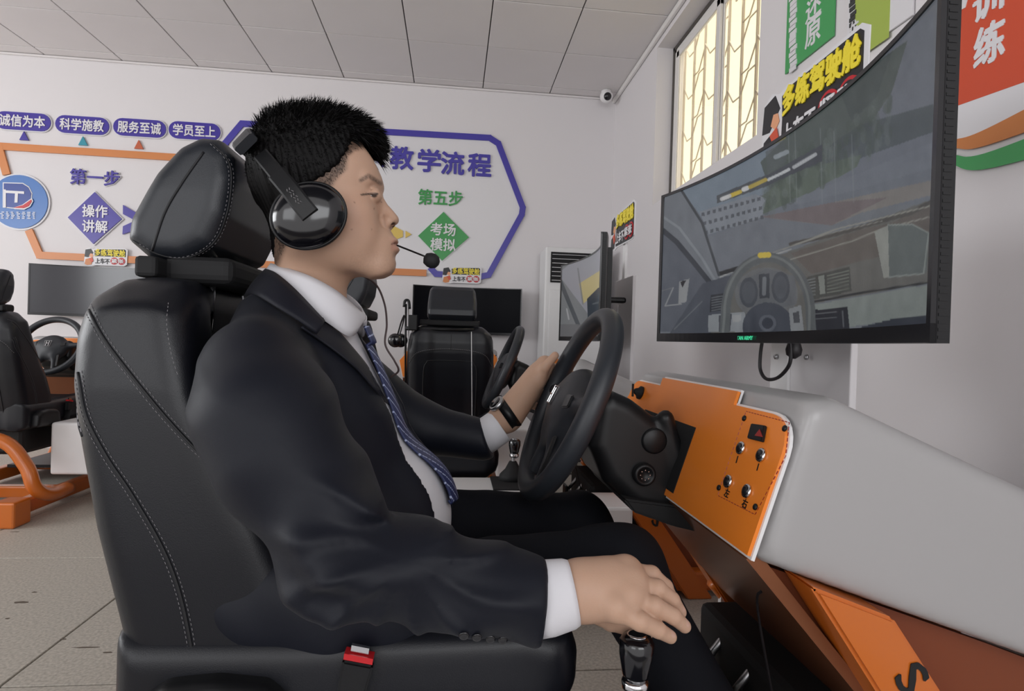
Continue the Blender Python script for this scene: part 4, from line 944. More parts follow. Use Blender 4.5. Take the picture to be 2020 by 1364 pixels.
# a headset with its stand at the empty seat
def headset_small(x, y, z):
    t = thing('headset', 'black headset with shiny ear cup hanging from a hook beside the empty seat', 'headset', (x, y, z))
    for s in (-1, 1): lathe('ear_cup', [(.03, 0), (.040, .008), (.038, .02), (.024, .03)], (x+.01*s, y+s*.05, z), (0, s, 0), 'gloss_black', t, 20)
    tube('headband', spline([(x, y-.06, z+.02), (x+.02, y-.06, z+.10), (x+.03, y, z+.14), (x+.02, y+.06, z+.10), (x, y+.06, z+.02)], 6), .008, 'black_plastic', t, 8, flat=.5)
    return t
hx = U(785, 672, Y=3.28); headset_small(*hx)
a = U(800, 600, Y=3.28); t = thing('headset_hook', 'black metal hook and thin rods on the left of the empty seat', 'hook', tuple(a))
tube('rod', [U(801, 600, Y=3.28), U(800, 665, Y=3.28), U(800, 770, Y=3.28)], .006, 'black_plastic', t, 8)
tube('rod', [U(806, 600, Y=3.29), U(806, 765, Y=3.29)], .003, 'steel', t, 6)
tube('arm', [U(800, 648, Y=3.26), U(935, 652, Y=3.26)], .012, 'black_plastic', t, 10)
tube('hook_end', spline([U(797, 606, Y=3.28), U(799, 594, Y=3.28), U(806, 594, Y=3.28), U(808, 610, Y=3.28)], 4), .008, 'black_plastic', t, 8)
box('clamp', U(812, 652, Y=3.24)-np.array([.02, .01, .0]), U(824, 622, Y=3.24)+np.array([.0, .03, 0]), 'black_plastic', t, bev=.005)
tag(tube('headset_lead', spline([U(930, 655, Y=3.16), U(930.5, 720, Y=3.15), U(931, 800, Y=3.15), U(931, 900, Y=3.15)], 4), .0022, 'white_plastic', None, 6), 'thin pale cable hanging straight down the back of the empty seat', 'cable')
tag(tube('floor_cable', spline([U(1135, 905, Z=.004), U(1138, 930, Z=.004), U(1118, 938, Z=.004), U(1108, 950, Z=.004), U(1085, 975, Z=.004)], 6), .004, 'cable', None, 6), 'thin dark cable lying on the floor under the farther simulator', 'cable')
# ================================================================== the seated man
man = thing('person', 'man in a dark navy suit, white shirt and striped tie, seated and driving the simulator', 'person', (-.15, 1.0, .59))
HY = .97
def hp(x, y): return U(x, y, Y=HY)[[0, 2]]
def h3(x, y, Y): return U(x, y, Y=Y)
def e3(x, y, dy=0):                              # point read on the head's middle plane, shifted sideways
    a = U(x, y, Y=HY-abs(dy)); return np.array([a[0], HY+dy, a[2]])
pxm = float(hp(700, 400)[0]-hp(699, 400)[0])     # metres per photo pixel at the head
# ---- head and neck
g = G((-.44, .86, .94), (-.07, 1.08, 1.39), .0021)
F = g.ell(e3(622, 352), (.098, .077, .094), 0)
F = smin(F, g.ell(e3(690, 345), (.052, .062, .058)), .03)
F = smin(F, g.ell(e3(676, 432), (.064, .060, .080)), .03)
for s in (-1, 1):
    F = smin(F, g.cap(e3(596, 468, s*.050), e3(742, 524, s*.014), .026, .020), .03)
    F = smin(F, g.ell(e3(692, 418, s*.043), (.034, .024, .026)), .02)
    F = smin(F, g.ell(e3(700, 460, s*.036), (.034, .022, .032)), .025)
    F = smin(F, g.cap(e3(737, 356, s*.016), e3(722, 352, s*.045), .010, .009), .012)      # brow ridge
F = smin(F, g.ell(e3(757, 528), (.020, .022, .018)), .016)
F = smin(F, g.ell(e3(753, 488), (.026, .032, .034)), .018)
for s in (-1, 1):                                # eye sockets and lids
    F = smax(F, -g.ell(e3(750, 379, s*.036), (.013, .014, .010)), .010)
    F = smin(F, g.ell(e3(738, 385, s*.032), (.0135, .0150, .0130)), .004)
    F = smax(F, -g.cap(e3(750, 386.5, s*.020), e3(727, 385.5, s*.050), .0026, .0014), .002)   # the slit between the lids
    F = smax(F, -g.cap(e3(753, 374, s*.022), e3(723, 376, s*.052), .0012, .0010), .003)   # crease of the lid
F = smin(F, g.cap(e3(748, 378), e3(772, 428), .0085, .0125), .012)                          # nose
F = smin(F, g.ell(e3(774, 434), (.0125, .0125, .0105)), .006)
for s in (-1, 1):
    F = smin(F, g.ell(e3(763, 438, s*.0125), (.0115, .0075, .0090)), .006)
    F = smax(F, -g.ell(e3(774, 443.5, s*.0085), (.0055, .0042, .0034)), .0015)
    F = smax(F, -g.cap(e3(757, 426, s*.019), e3(757, 445, s*.022), .0018, .0016), .005)
F = smin(F, g.ell(e3(773, 476), (.0135, .021, .0075)), .005); F = smin(F, g.ell(e3(775, 492), (.0135, .018, .0085)), .005)
for s in (-1, 1): F = smax(F, -g.cap(e3(789, 480.5), e3(765, 482, s*.021), .0022, .0014), .003)
F = smax(F, -g.cap(e3(786, 505, -.014), e3(786, 505, .014), .004, .004), .008)
# near-side ear, mostly under the cup
for s in (-1, 1): F = smin(F, g.ell(e3(602, 412, s*.074), (.018, .008, .030), .2), .006)
front = [(700, 262), (726, 305), (741, 326), (751, 345), (756, 361), (757.5, 369), (754, 380), (756, 390), (765, 405), (777, 418), (786.5, 429), (788, 437), (783, 444), (775, 447.5), (774, 456), (777, 465), (786, 473), (787.5, 477), (784, 481), (781, 484), (786, 487), (789.5, 492), (787, 499), (781.5, 504), (780, 510), (782, 518), (779.5, 531), (771, 541), (756, 548), (741, 550), (728, 557), (716, 567), (707, 581), (701, 600), (698, 660), (690, 760),
         (540, 760), (545, 560), (530, 520), (522, 470), (505, 420), (495, 350), (510, 290), (560, 250), (640, 240)]
P = np.array([hp(*p) for p in front])
neck = g.cap(h3(612, 480, .985), h3(622, 680, .995), .058, .052, 1.0, 1.0)
F = smin(F, neck, .035)
F = smax(F, g.polyXZ(P), .005)
V, Q = nets(F, g); V = relax(V, Q, 1)
parts = [(V, Q)]; Fh, gh = F, g
# ---- near (right) hand resting on the gear knob, bones read from the photograph
def hand(g, bones, extra=None, k=.008):
    F = None
    for (a, b, ra, rb) in bones:
        d = g.cap(a, b, ra, rb); F = d if F is None else smin(F, d, k)
    return F
g = G((.08, .61, .54), (.345, .80, .76), .0017)
def n3(x, y, Y): return U(x, y, Y=Y)
palm = []
F = g.cap(n3(1085, 1172, .695), n3(1135, 1168, .695), .030, .031, .9)
F = smin(F, g.cap(n3(1135, 1165, .70), n3(1190, 1158, .70), .032, .033, .8), .02)
for (x, y, Y, r) in ((1215, 1200, .668, .017), (1240, 1178, .680, .019), (1245, 1150, .695, .020), (1232, 1128, .715, .019)):
    F = smin(F, g.cap(n3(1150, 1165, .70), n3(x, y, Y), .024, r), .022)
fin = [[(1215, 1203, .665, .0125), (1262, 1226, .655, .0110), (1298, 1243, .657, .0095), (1322, 1257, .664, .0080)],
       [(1240, 1182, .680, .0130), (1290, 1196, .668, .0112), (1328, 1216, .668, .0098), (1350, 1236, .674, .0082)],
       [(1248, 1153, .697, .0132), (1296, 1162, .687, .0115), (1325, 1184, .690, .0100), (1341, 1208, .696, .0084)],
       [(1236, 1128, .715, .0130), (1285, 1135, .712, .0114), (1312, 1158, .712, .0098), (1326, 1184, .716, .0084)],
       [(1150, 1195, .735, .0150), (1205, 1225, .752, .0130), (1245, 1240, .748, .0105), (1275, 1250, .742, .009)]]
for f in fin:
    d = None
    for a, b in zip(f, f[1:]):
        c = g.cap(n3(*a[:3]), n3(*b[:3]), a[3], b[3]); d = c if d is None else smin(d, c, .003)
    d = smin(d, g.ell(n3(*f[1][:3]), (f[1][3]*1.04,)*3), .002)
    F = smin(F, d, .0040)
for (x, y, Y) in ((1215, 1198, .662), (1243, 1176, .672), (1247, 1146, .688), (1236, 1121, .708)): F = smin(F, g.ell(n3(x, y, Y), (.012, .012, .012)), .012)
F = smax(F, -g.cap(n3(1225, 1215, .640), n3(1290, 1232, .640), .0005, .0005), .002)
V, Q = nets(F, g); parts.append((V, Q))
tips = [(f[-1], f[-2]) for f in fin[:4]]
# ---- far (left) hand closed on the rim of the wheel
wc_ = np.array([.231, 1.12, .882]); th_ = .394; wu_ = np.array([math.sin(th_), 0, math.cos(th_)]); ax_ = np.array([-math.cos(th_), 0, math.sin(th_)])
def rimp(deg, rad=.185, a=0): d = math.radians(deg); return wc_+np.array([0, -1., 0])*rad*math.cos(d)+wu_*rad*math.sin(d)+ax_*a   # 0 = driver's right
g = G((.05, 1.18, .78), (.38, 1.40, 1.06), .002)
wr = n3(1000, 822, 1.27); kn = rimp(166, .178, .052)
F = g.cap(n3(975, 838, 1.27), wr, .029, .027, .85)
F = smin(F, g.cap(wr, rimp(186, .200, .042), .027, .022), .02); F = smin(F, g.cap(wr, rimp(164, .200, .040), .026, .022), .02)
F = smin(F, g.cap(wr, rimp(174, .196, .048), .029, .024), .02)
for k, d in enumerate((192, 183, 174, 165)):
    p0 = rimp(d, .204, .034); p1 = rimp(d-1, .222, .006); p2 = rimp(d-2, .206, -.026); p3 = rimp(d-3, .182, -.032); r = (.0088, .0100, .0104, .0100)[k]
    f = smin(smin(g.cap(p0, p1, r+.0018, r), g.cap(p1, p2, r, r*.95), .003), g.cap(p2, p3, r*.95, r*.85), .003); F = smin(F, f, .006)
p0, p1, p2 = rimp(176, .172, .042), rimp(164, .168, .044), rimp(152, .176, .034)
F = smin(F, smin(g.cap(p0, p1, .0135, .0115), g.cap(p1, p2, .0115, .0090), .004), .010)
V, Q = nets(F, g); parts.append((V, Q))
# ---- trunk and limbs under the clothes
TY = 1.02
SH_N, SH_F = n3(500, 738, .815), np.array([-.262, 1.235, .955])
EL_N, WR_N = n3(672, 1098, .715), n3(1100, 1172, .695)
EL_F, WR_F = np.array([-.075, 1.30, .80]), n3(968, 853, 1.27)
g = G((-.46, .60, .52), (.22, 1.46, 1.12), .010)
F = smin(g.ell((-.245, TY, .84), (.070, .12, .14)), g.ell((-.16, TY, .68), (.075, .12, .09)), .05)
for s, e, w in ((SH_N, EL_N, WR_N), (SH_F, EL_F, WR_F)): F = smin(F, smin(g.cap(s, e, .040, .030), g.cap(e, w, .030, .022), .02), .03)
F = smin(F, g.cap((-.262, TY, .95), (-.262, .99, 1.06), .04, .038), .03)
V, Q = nets(F, g); parts.append((V, Q))
Vs, Qs, o = [], [], 0
for V, Q in parts: Vs.append(V); Qs.append(Q+o); o += len(V)
V = np.concatenate(Vs); Q = np.concatenate(Qs); me = npmesh('body', V, Q)
# skin colouring, with some crease shade painted in: lips, brows, lashes, stubble shade of the cropped temples, nails, moles
pv = PROJ(V); col = np.tile(np.array([.50, .315, .222]), (len(V), 1)); nh = len(parts[0][0]); hd = np.zeros(len(V), bool); hd[:nh] = True
yy = np.abs(V[:, 1]-HY); PX = 1010+0*pv[:, 0]
hx_ = np.array([hp(0, 0)[0], hp(1000, 0)[0]])
def inv(V):                                      # head middle-plane pixel coordinates of each vertex
    W_ = V.copy(); W_[:, 1] = HY-np.abs(W_[:, 1]-HY); return PROJ(W_)
hv = inv(V)
def blend(m, c): global col; m = np.clip(m, 0, 1)[:, None]; col = col+(np.array(c)-col)*m
def ss(e0, e1, x): t = np.clip((x-e0)/(e1-e0), 0, 1); return t*t*(3-2*t)
blend(hd*np.exp(-(((hv[:, 0]-779)/11)**2+((hv[:, 1]-485)/11)**2)**2)*(yy < .024)*.6, (.46, .215, .165))
blend(hd*np.exp(-((hv[:, 1]-428)/45)**2-((hv[:, 0]-690)/40)**2)*.25, (.50, .25, .18))
def seg(x0, y0, x1, y1):
    d = np.array([x1-x0, y1-y0], float); t = np.clip(((hv[:, 0]-x0)*d[0]+(hv[:, 1]-y0)*d[1])/(d@d), 0, 1); return np.hypot(hv[:, 0]-x0-t*d[0], hv[:, 1]-y0-t*d[1])
nz = rng.random(len(V))
blend(hd*(yy > .006)*(1-ss(1.5, 6.5, np.minimum(seg(712, 356, 727, 347), seg(727, 347, 751, 362))))*(.45+.35*nz), (.05, .032, .026))   # eyebrow
blend(hd*(yy > .015)*(1-ss(1.0, 2.6, np.minimum(seg(713, 384.5, 730, 382.5), seg(730, 382.5, 745, 383))))*.9, (.012, .008, .008))     # lash line
blend(hd*(yy > .012)*(1-ss(.7, 1.3, np.hypot((hv[:, 0]-738)/6, (hv[:, 1]-386)/4)))*.93, (.020, .010, .008))
blend(hd*(yy < .024)*(1-ss(.6, 2.2, seg(765, 482, 788, 480)))*.75, (.09, .035, .03))  # shade of the mouth line, painted between the lips
blend(hd*(yy < .016)*(yy > .003)*(1-ss(.6, 1.3, np.hypot((hv[:, 0]-775.5)/5, (hv[:, 1]-442)/3.2)))*.9, (.035, .015, .012))  # dark of the nostrils, painted into the skin
blend(hd*(1-ss(.8, 3.0, seg(757, 424, 760, 447)))*.25, (.22, .11, .08))  # crease shade painted along the wing of the nose
for mx_, my_ in ((733, 454), (694, 453), (700, 400), (752, 399), (738, 412)): blend(hd*(V[:, 1] < HY)*(1-ss(.8, 2.0, np.hypot(hv[:, 0]-mx_, hv[:, 1]-my_)))*.6, (.10, .045, .035))
hair_line = [(696, 297), (684, 306), (681, 332), (667, 346), (655, 362), (640, 395), (612, 430), (590, 470), (562, 486), (549, 520), (500, 560), (440, 480), (440, 200), (760, 200), (757, 300), (735, 292), (715, 290)]
dh = poly2(np.array(hair_line, float), hv[:, 0], hv[:, 1])
blend(hd*(1-ss(-6, 9, dh))*(.62+.3*nz)*((hv[:, 0] < 700) | (hv[:, 1] < 300)), (.030, .018, .014))
blend(hd*np.exp(-((hv[:, 1]-520)/26)**2)*(hv[:, 0] > 690)*.12*nz, (.10, .07, .06))
for (a, b) in tips:
    pa = n3(*a[:3])+np.array([0, -.0045, .0062]); blend((~hd)*(1-ss(.0042, .0060, np.linalg.norm(V-pa, axis=1)))*.6, (.60, .38, .32))
ca = me.color_attributes.new('paint', 'FLOAT_COLOR', 'POINT'); ca.data.foreach_set('color', np.concatenate([col, np.ones((len(col), 1))], 1).astype(np.float32).ravel())
body = link('body', me, 'skin', man)
for s in (-1, 1):
    c = e3(733.5, 386.0, s*.0315); lathe('eye', [(.0005, -.0118), (.006, -.0104), (.0095, -.007), (.0118, 0), (.0095, .007), (.006, .0104), (.0005, .0118)], c, (1, 0, 0), 'eye_white', man, 20)
    ir = c+np.array([.0100, s*.003, -.0008]); lathe('iris', [(.0062, -.0015), (.0058, .0006), (.0035, .0018), (.001, .0022)], ir, (1, 0, -.05), 'camera_black', man.children[-1], 16)
# ---- hair: a close mass with many short tufts
bv = bvh_of(body)
g = gh
hair_poly = [(497, 350), (506, 300), (517, 262), (540, 239), (575, 229), (620, 228), (665, 233), (705, 243), (738, 256), (752, 276), (752, 296), (741, 303), (728, 290), (714, 290), (703, 306), (697, 328), (684, 350), (662, 370), (630, 388), (600, 404), (574, 425), (556, 460), (548, 505), (532, 512), (522, 480), (508, 430)]
F = smin(g.ell(e3(616, 330), (.108, .0795, .098)), g.ell(e3(682, 285), (.066, .066, .046), .25), .03)
F = smin(F, g.ell(e3(640, 276), (.085, .070, .046)), .02)
zp = np.interp(g.Z[0, 0], [1.14, 1.21, 1.27, 1.33], [.0012, .0026, .0050, .008]).astype(np.float32)[None, None, :]
F = smin(F, Fh-zp, .008)
F = smax(F, g.polyXZ(np.array([hp(*p) for p in hair_poly])), .006)
F = F+.0018*np.sin(g.X*520+g.Z*160)*np.sin(g.Y*430+g.Z*90)
F = smax(F, -(g.box((-.45, HY-.072, 0.9), (-.05, HY+.072, 1.04), .03)), .01)
V, Q = nets(F, g); hm = npmesh('hair', V, Q); hair = link('hair', hm, 'hair', man)
hbv = bvh_of(hair); Nn = np.empty(len(V)*3); hm.vertices.foreach_get('normal', Nn); Nn = Nn.reshape(-1, 3)
SV, SF = [], []
def strand(p, d, L, w, curl):
    d = d/np.linalg.norm(d); s = np.cross(d, rng.normal(size=3)); s /= np.linalg.norm(s); i = len(SV)
    m = p+d*L*.55; e = p+d*L+curl*L; SV.extend([p-s*w, p+s*w, m-s*w*.7+curl*L*.3, m+s*w*.7+curl*L*.3, e]); SF.extend([(i, i+1, i+3), (i, i+3, i+2), (i+2, i+3, i+4)])
hvv = PROJ(np.stack([V[:, 0], np.full(len(V), HY), V[:, 2]], 1))
for i in rng.integers(0, len(V), 17000):
    n = Nn[i]; x, y = hvv[i]; top = np.clip((318-y)/60, 0, 1); frt = np.clip((x-655)/80, 0, 1)
    if n[2] < -.2 and top < .3: continue
    L = (.006+.013*top*rng.uniform(.5, 1.15)+.006*frt*top*rng.random()); d = n*(.35+.35*top)+np.array([.55*frt+.25, 0, -.30*(1-top)-.25*frt+.12*top])+rng.normal(size=3)*.20
    strand(V[i]-n*.002, d, L, .0007, np.array([.10, 0, -.25*frt]))
hbody = V
for k in range(340):                             # fringe hanging over the forehead
    x = rng.uniform(700, 752); p = e3(x, rng.uniform(256, 292), rng.uniform(-.058, .058)); h, n, i, dd = hbv.find_nearest(Vector(p))
    p = np.array(h); strand(p, np.array([.75, rng.normal()*.2, -.35+rng.normal()*.28]), rng.uniform(.014, .028), .0009, np.array([.05, 0, -.35]))
st = npmesh('strands', np.array(SV), np.array(SF), False); link('strands', st, 'hair', hair, kind='stuff')
SV, SF = [], []
Vb = np.array([v.co[:] for v in body.data.vertices[:nh]]); Nb = np.empty(len(body.data.vertices)*3); body.data.vertices.foreach_get('normal', Nb); Nb = Nb.reshape(-1, 3)[:nh]
dd_ = dh[:nh]; xx = hv[:nh]; cand = np.where((dd_ < 0) & (xx[:, 0] < 705) & (xx[:, 1] > 290) & (np.abs(Vb[:, 1]-HY) > .03))[0]
for i in rng.choice(cand, 9000):
    L = .0022+.0035*np.clip((400-xx[i, 1])/100, 0, 1); strand(Vb[i], Nb[i]*.35+np.array([.25, 0, -.5])+rng.normal(size=3)*.2, L, .00035, np.zeros(3))
link('cropped_hair', npmesh('cropped_hair', np.array(SV), np.array(SF), False), 'hair_fade', hair, kind='stuff')
# ---- shirt
def trunk(g, grow, up=0):
    zk = np.array([.54, .62, .70, .80, .88, .96, 1.00, 1.035, 1.07]); cx = np.array([-.13, -.135, -.140, -.185, -.215, -.245, -.262, -.272, -.272])
    hx2 = np.array([.130, .128, .128, .122, .122, .104, .088, .070, .060])+grow; hy2 = np.array([.165, .165, .163, .170, .180, .178, .155, .105, .066])+grow
    hx2 = hx2+up*np.array([0, 0, 0, 0, 0, .006, .018, .030, .030])
    z = g.Z[0, 0]; a, b, c = [np.interp(z, zk, q).astype(np.float32)[None, None, :] for q in (cx, hx2, hy2)]
    d = (np.sqrt(((g.X-a)/b)**2+((g.Y-TY)/c)**2)-1)*np.minimum(b, c)
    return smax(smax(d, g.Z-1.075, .02), .55-g.Z, .03)
g = G((-.46, .80, .54), (.04, 1.24, 1.12), .0055)
F = trunk(g, -.010, 1)
F = F+.0030*np.sin(g.Z*70+g.X*30+np.sin(g.Y*40))*np.clip((.82-g.Z)*8, 0, 1)
F = smin(F, g.ell((-.085, TY, .68), (.088, .11, .12)), .05)
shirt = link('shirt', solid('shirt', F, g, 1), 'shirt', man)
# collar: a leaf that stands round the neck and falls outward
def leaf(name, top, bot, ym, m, parent, bulge=.006, th=.003, mirror=True, ns=40):
    """a collar leaf: photo-read top and lower edges (px, py, Y) of the near half, mirrored about Y=ym"""
    def cur(L):
        P = [U(a, b, Y=c) for a, b, c in L]
        P = [np.array([p[0], 2*ym-p[1], p[2]]) for p in P[::-1]]+P[1:] if mirror else P
        S_ = np.array(spline(P, 10)); d = np.r_[0, np.cumsum(np.linalg.norm(np.diff(S_, axis=0), axis=1))]; t = np.linspace(0, d[-1], ns*2+1)
        return np.stack([np.interp(t, d, S_[:, k]) for k in range(3)], 1)
    A = cur(top); B = cur(bot); V = []; c = A.mean(0)
    for p, q in zip(A, B):
        o = (p+q)/2-c; o[2] = 0; o /= np.linalg.norm(o)+1e-9
        for k in range(6): t = k/5; V.append(p+(q-p)*t+o*bulge*4*t*(1-t))
    Q = [(i*6+k, i*6+k+1, (i+1)*6+k+1, (i+1)*6+k) for i in range(len(A)-1) for k in range(5)]
    o = link(name, npmesh(name, np.array(V), np.array(Q)), m, parent); md = o.modifiers.new('s', 'SOLIDIFY'); md.thickness = th; md.offset = 0; return o
leaf('collar', [(536, 521, .99), (560, 528, .945), (610, 545, .918), (660, 572, .922), (694, 600, .945), (712, 617, .985)],
     [(532, 560, .99), (545, 566, .93), (598, 602, .903), (650, 640, .905), (692, 664, .93), (716, 634, .988)], .99, 'shirt', shirt)
# ---- tie
sb = bvh_of(shirt)
def drop_on(bvh, x, y, z, off):                  # push a point onto the front of the cloth
    h, n, i, d = bvh.ray_cast(Vector((.3, y, z)), Vector((-1, 0, 0)))
    return (np.array(h)+np.array([off, 0, 0])) if h is not None else np.array([x, y, z])
V = []; colr = []; zs = np.linspace(1.018, .715, 60); NW = 9
for k, z in enumerate(zs):
    t_ = k/59; w = .0165+.0 if k < 6 else .0125+.030*t_**.8; w = min(w, .040); yc_ = TY-.004-.006*math.sin(t_*5)
    kx = .022 if k < 6 else .008+.004*math.sin(t_*9)
    for j in range(NW):
        u = j/(NW-1)*2-1; p = drop_on(sb, 0, yc_+u*w, z+(.010*abs(u) if k == 59 else 0), kx+.004*(1-u*u)); V.append(p)
        s_ = (z*1.0+u*w*(.55 if k >= 6 else -.3))/.0125; f = s_-math.floor(s_)
V = np.array(V); Q = []
for k in range(59):
    for j in range(NW-1): a = k*NW+j; Q.append((a, a+1, a+NW+1, a+NW))
# refine so the stripes stay crisp
me = npmesh('tie', V, np.array(Q)); bm = bmesh.new(); bm.from_mesh(me); bmesh.ops.subdivide_edges(bm, edges=bm.edges, cuts=3, use_grid_fill=True); bm.to_mesh(me); bm.free()
me.polygons.foreach_set('use_smooth', [True]*len(me.polygons))
n = len(me.vertices); co = np.empty(n*3); me.vertices.foreach_get('co', co); co = co.reshape(-1, 3)
kn_ = co[:, 2] > .985; s_ = np.where(kn_, co[:, 2]*1.0-co[:, 1]*.25, co[:, 2]*.62+co[:, 1]*.9); s2 = s_/.0150; f = s2-np.floor(s2)
c_ = np.where((f < .11)[:, None], np.array([.46, .52, .74]), np.array([.022, .032, .105]))
ca = me.color_attributes.new('paint', 'FLOAT_COLOR', 'POINT'); ca.data.foreach_set('color', np.concatenate([c_, np.ones((n, 1))], 1).astype(np.float32).ravel())
tie = link('necktie', me, 'tie', man); md = tie.modifiers.new('s', 'SOLIDIFY'); md.thickness = .004; md.offset = -1
# ---- jacket
g = G((-.50, .58, .53), (.20, 1.42, 1.13), .0046)
T0 = trunk(g, .010)
T0 = smin(T0, g.cap((-.285, .92, 1.030), SH_N+[0, .02, .018], .036, .056), .05); T0 = smin(T0, g.cap((-.285, 1.12, 1.030), SH_F+[0, -.02, .018], .036, .056), .05)
T0 = smin(T0, g.ell((-.085, TY, .68), (.096, .135, .13)), .05)
yo = TY-.030; z = g.Z; wN = np.interp(z[0, 0], [.5, .60, .70, .85, .96, 1.03, 1.08], [.12, .095, .075, .056, .045, .045, .055]).astype(np.float32)[None, None, :]
xs_ = np.interp(z[0, 0], [.5, .70, .85, .96, 1.04, 1.09], [-.15, -.14, -.17, -.21, -.255, -.30]).astype(np.float32)[None, None, :]
slot = np.maximum(np.abs(g.Y-yo)-wN, xs_-g.X)
T0 = smax(T0, -slot, .006)
T0 = smax(T0, -g.cap((-.255, .99, .90), (-.262, .99, 1.20), .075, .078), .008)                 # neck hole
def sleeve(s, e, w, r, fold=1):
    A = smin(g.cap(s, e, r[0], r[1]), g.cap(e, w, r[1]*.99, r[2]), .035)
    if fold:
        d = e-s; L = np.linalg.norm(d); d = d/L; t = (g.X-s[0])*d[0]+(g.Y-s[1])*d[1]+(g.Z-s[2])*d[2]
        q = (g.X-e[0])*.9-(g.Z-e[2])*.5
        A = A+.0075*np.sin(t*62+g.Y*26+1.6*np.sin(g.X*16+.6))*np.exp(-((t-L*.42)/(.13))**2)+.0085*np.sin(np.sqrt((g.X-e[0]-.05)**2+(g.Z-e[2]-.12)**2)*95+g.Y*18)*np.exp(-((q-.015)/.060)**2)
        cx0, cz0 = n3(815, 1062, .72)[[0, 2]]; ph = np.arctan2(g.Z-cz0, g.X-cx0); rr = np.sqrt((g.X-cx0)**2+(g.Z-cz0)**2)
        w_ = (.5+.5*np.cos(ph*13+1.3*np.sin(rr*28)+g.Y*9))**3
        A = A-.0072*w_*np.exp(-((rr-.105)/.060)**2)*(g.Y < .72)
        v_ = (.5+.5*np.cos((g.Z*.93+g.X*.25)*118+1.8*np.sin(g.X*22)))**4
        A = A-.0055*v_*np.exp(-((g.Z-.90)/.055)**2)*np.exp(-((g.X+.33)/.09)**2)
        A = A+.0040*np.sin((g.X-e[0])*34-(g.Z-e[2])*60+g.Y*22)*np.clip((g.X-e[0])*9, 0, 1)
    return A
shN = SH_N+np.array([.004, .0, .0])
A1 = sleeve(shN, EL_N+np.array([.0, .0, .006]), n3(1055, 1186, .695), (.074, .067, .0495))
A1 = smin(A1, g.cap(n3(515, 820, .765), n3(550, 900, .75), .082, .080), .04)
A2 = sleeve(SH_F, EL_F, n3(952, 868, 1.27), (.068, .058, .046), 0)
T0 = smin(T0, g.ell((-.17, .850, .61), (.20, .052, .080)), .06); T0 = T0+.0020*np.sin(g.Z*42+g.X*60+g.Y*20)
Fj = smin(smin(T0, A1, .020), A2, .03)
# cut the cuffs square
cf = n3(1072, 1188, .695); dv = n3(1100, 1186, .695)-n3(1000, 1178, .70); dv /= np.linalg.norm(dv)
pl = (g.X-cf[0])*dv[0]+(g.Y-cf[1])*dv[1]+(g.Z-cf[2])*dv[2]; nearc = (g.Y < .85)
Fj = np.where(np.broadcast_to(nearc, Fj.shape), smax(Fj, pl, .004), Fj)
cf2 = n3(962, 860, 1.27); d2 = n3(985, 845, 1.27)-n3(900, 872, 1.29); d2 /= np.linalg.norm(d2)
pl = (g.X-cf2[0])*d2[0]+(g.Y-cf2[1])*d2[1]+(g.Z-cf2[2])*d2[2]
Fj = np.where(np.broadcast_to(~nearc, Fj.shape), smax(Fj, pl, .004), Fj).astype(np.float32)
V, Q = nets(Fj, g); V = relax(V, Q, 1); jacket = link('suit_jacket', npmesh('suit_jacket', V, Q), 'suit', man)
jb = bvh_of(jacket)
def patch(name, ina, outa, m, parent, off=.004, th=.0025, nc=10, nr=40, bv=None, lift=.0):
    ina = resample_n(ina, nr); outa = resample_n(outa, nr); V = []; last = {}
    for i in range(nr):
        for j in range(nc):
            p = ina[i]+(outa[i]-ina[i])*j/(nc-1); q = cast(bv or jb, p[0], p[1], off)
            V.append(q)
    for i in range(nr):                           # keep depth continuous where the ray slips off the edge
        row = V[i*nc:(i+1)*nc]; ok = [k for k in range(nc) if row[k] is not None]
        if not ok: return None
        med = np.median([row[k][1] for k in ok])
        for k in range(nc):
            if row[k] is None or abs(row[k][1]-med) > .05: p = ina[i]+(outa[i]-ina[i])*k/(nc-1); V[i*nc+k] = U(p[0], p[1], Y=med)
    V = np.array(V)
    Y_ = V.reshape(nr, nc, 3).copy()
    for _ in range(3): Y_[1:-1] = (Y_[:-2]+2*Y_[1:-1]+Y_[2:])/4
    Q = [(i*nc+j, i*nc+j+1, (i+1)*nc+j+1, (i+1)*nc+j) for i in range(nr-1) for j in range(nc-1)]
    o = link(name, npmesh(name, Y_.reshape(-1, 3), np.array(Q)), m, parent); md = o.modifiers.new('s', 'SOLIDIFY'); md.thickness = th; md.offset = 0; return o
def resample_n(P, n):
    P = np.array(P, float); d = np.r_[0, np.cumsum(np.linalg.norm(np.diff(P, axis=0), axis=1))]; t = np.linspace(0, d[-1], n); return np.stack([np.interp(t, d, P[:, 0]), np.interp(t, d, P[:, 1])], 1)
patch('lapel', [(622, 615), (668, 665), (712, 717), (750, 768), (785, 822), (806, 868)], [(588, 652), (624, 674), (660, 700), (697, 730), (750, 793), (792, 862)], 'suit_lapel', jacket, .006)
leaf('jacket_collar', [(527, 533, 1.0), (545, 540, .93), (580, 570, .893), (626, 619, .880), (640, 634, .878)],
     [(488, 590, 1.0), (502, 582, .90), (548, 608, .858), (598, 640, .852), (624, 660, .860)], 1.0, 'suit_lapel', jacket, bulge=.004, th=.004)
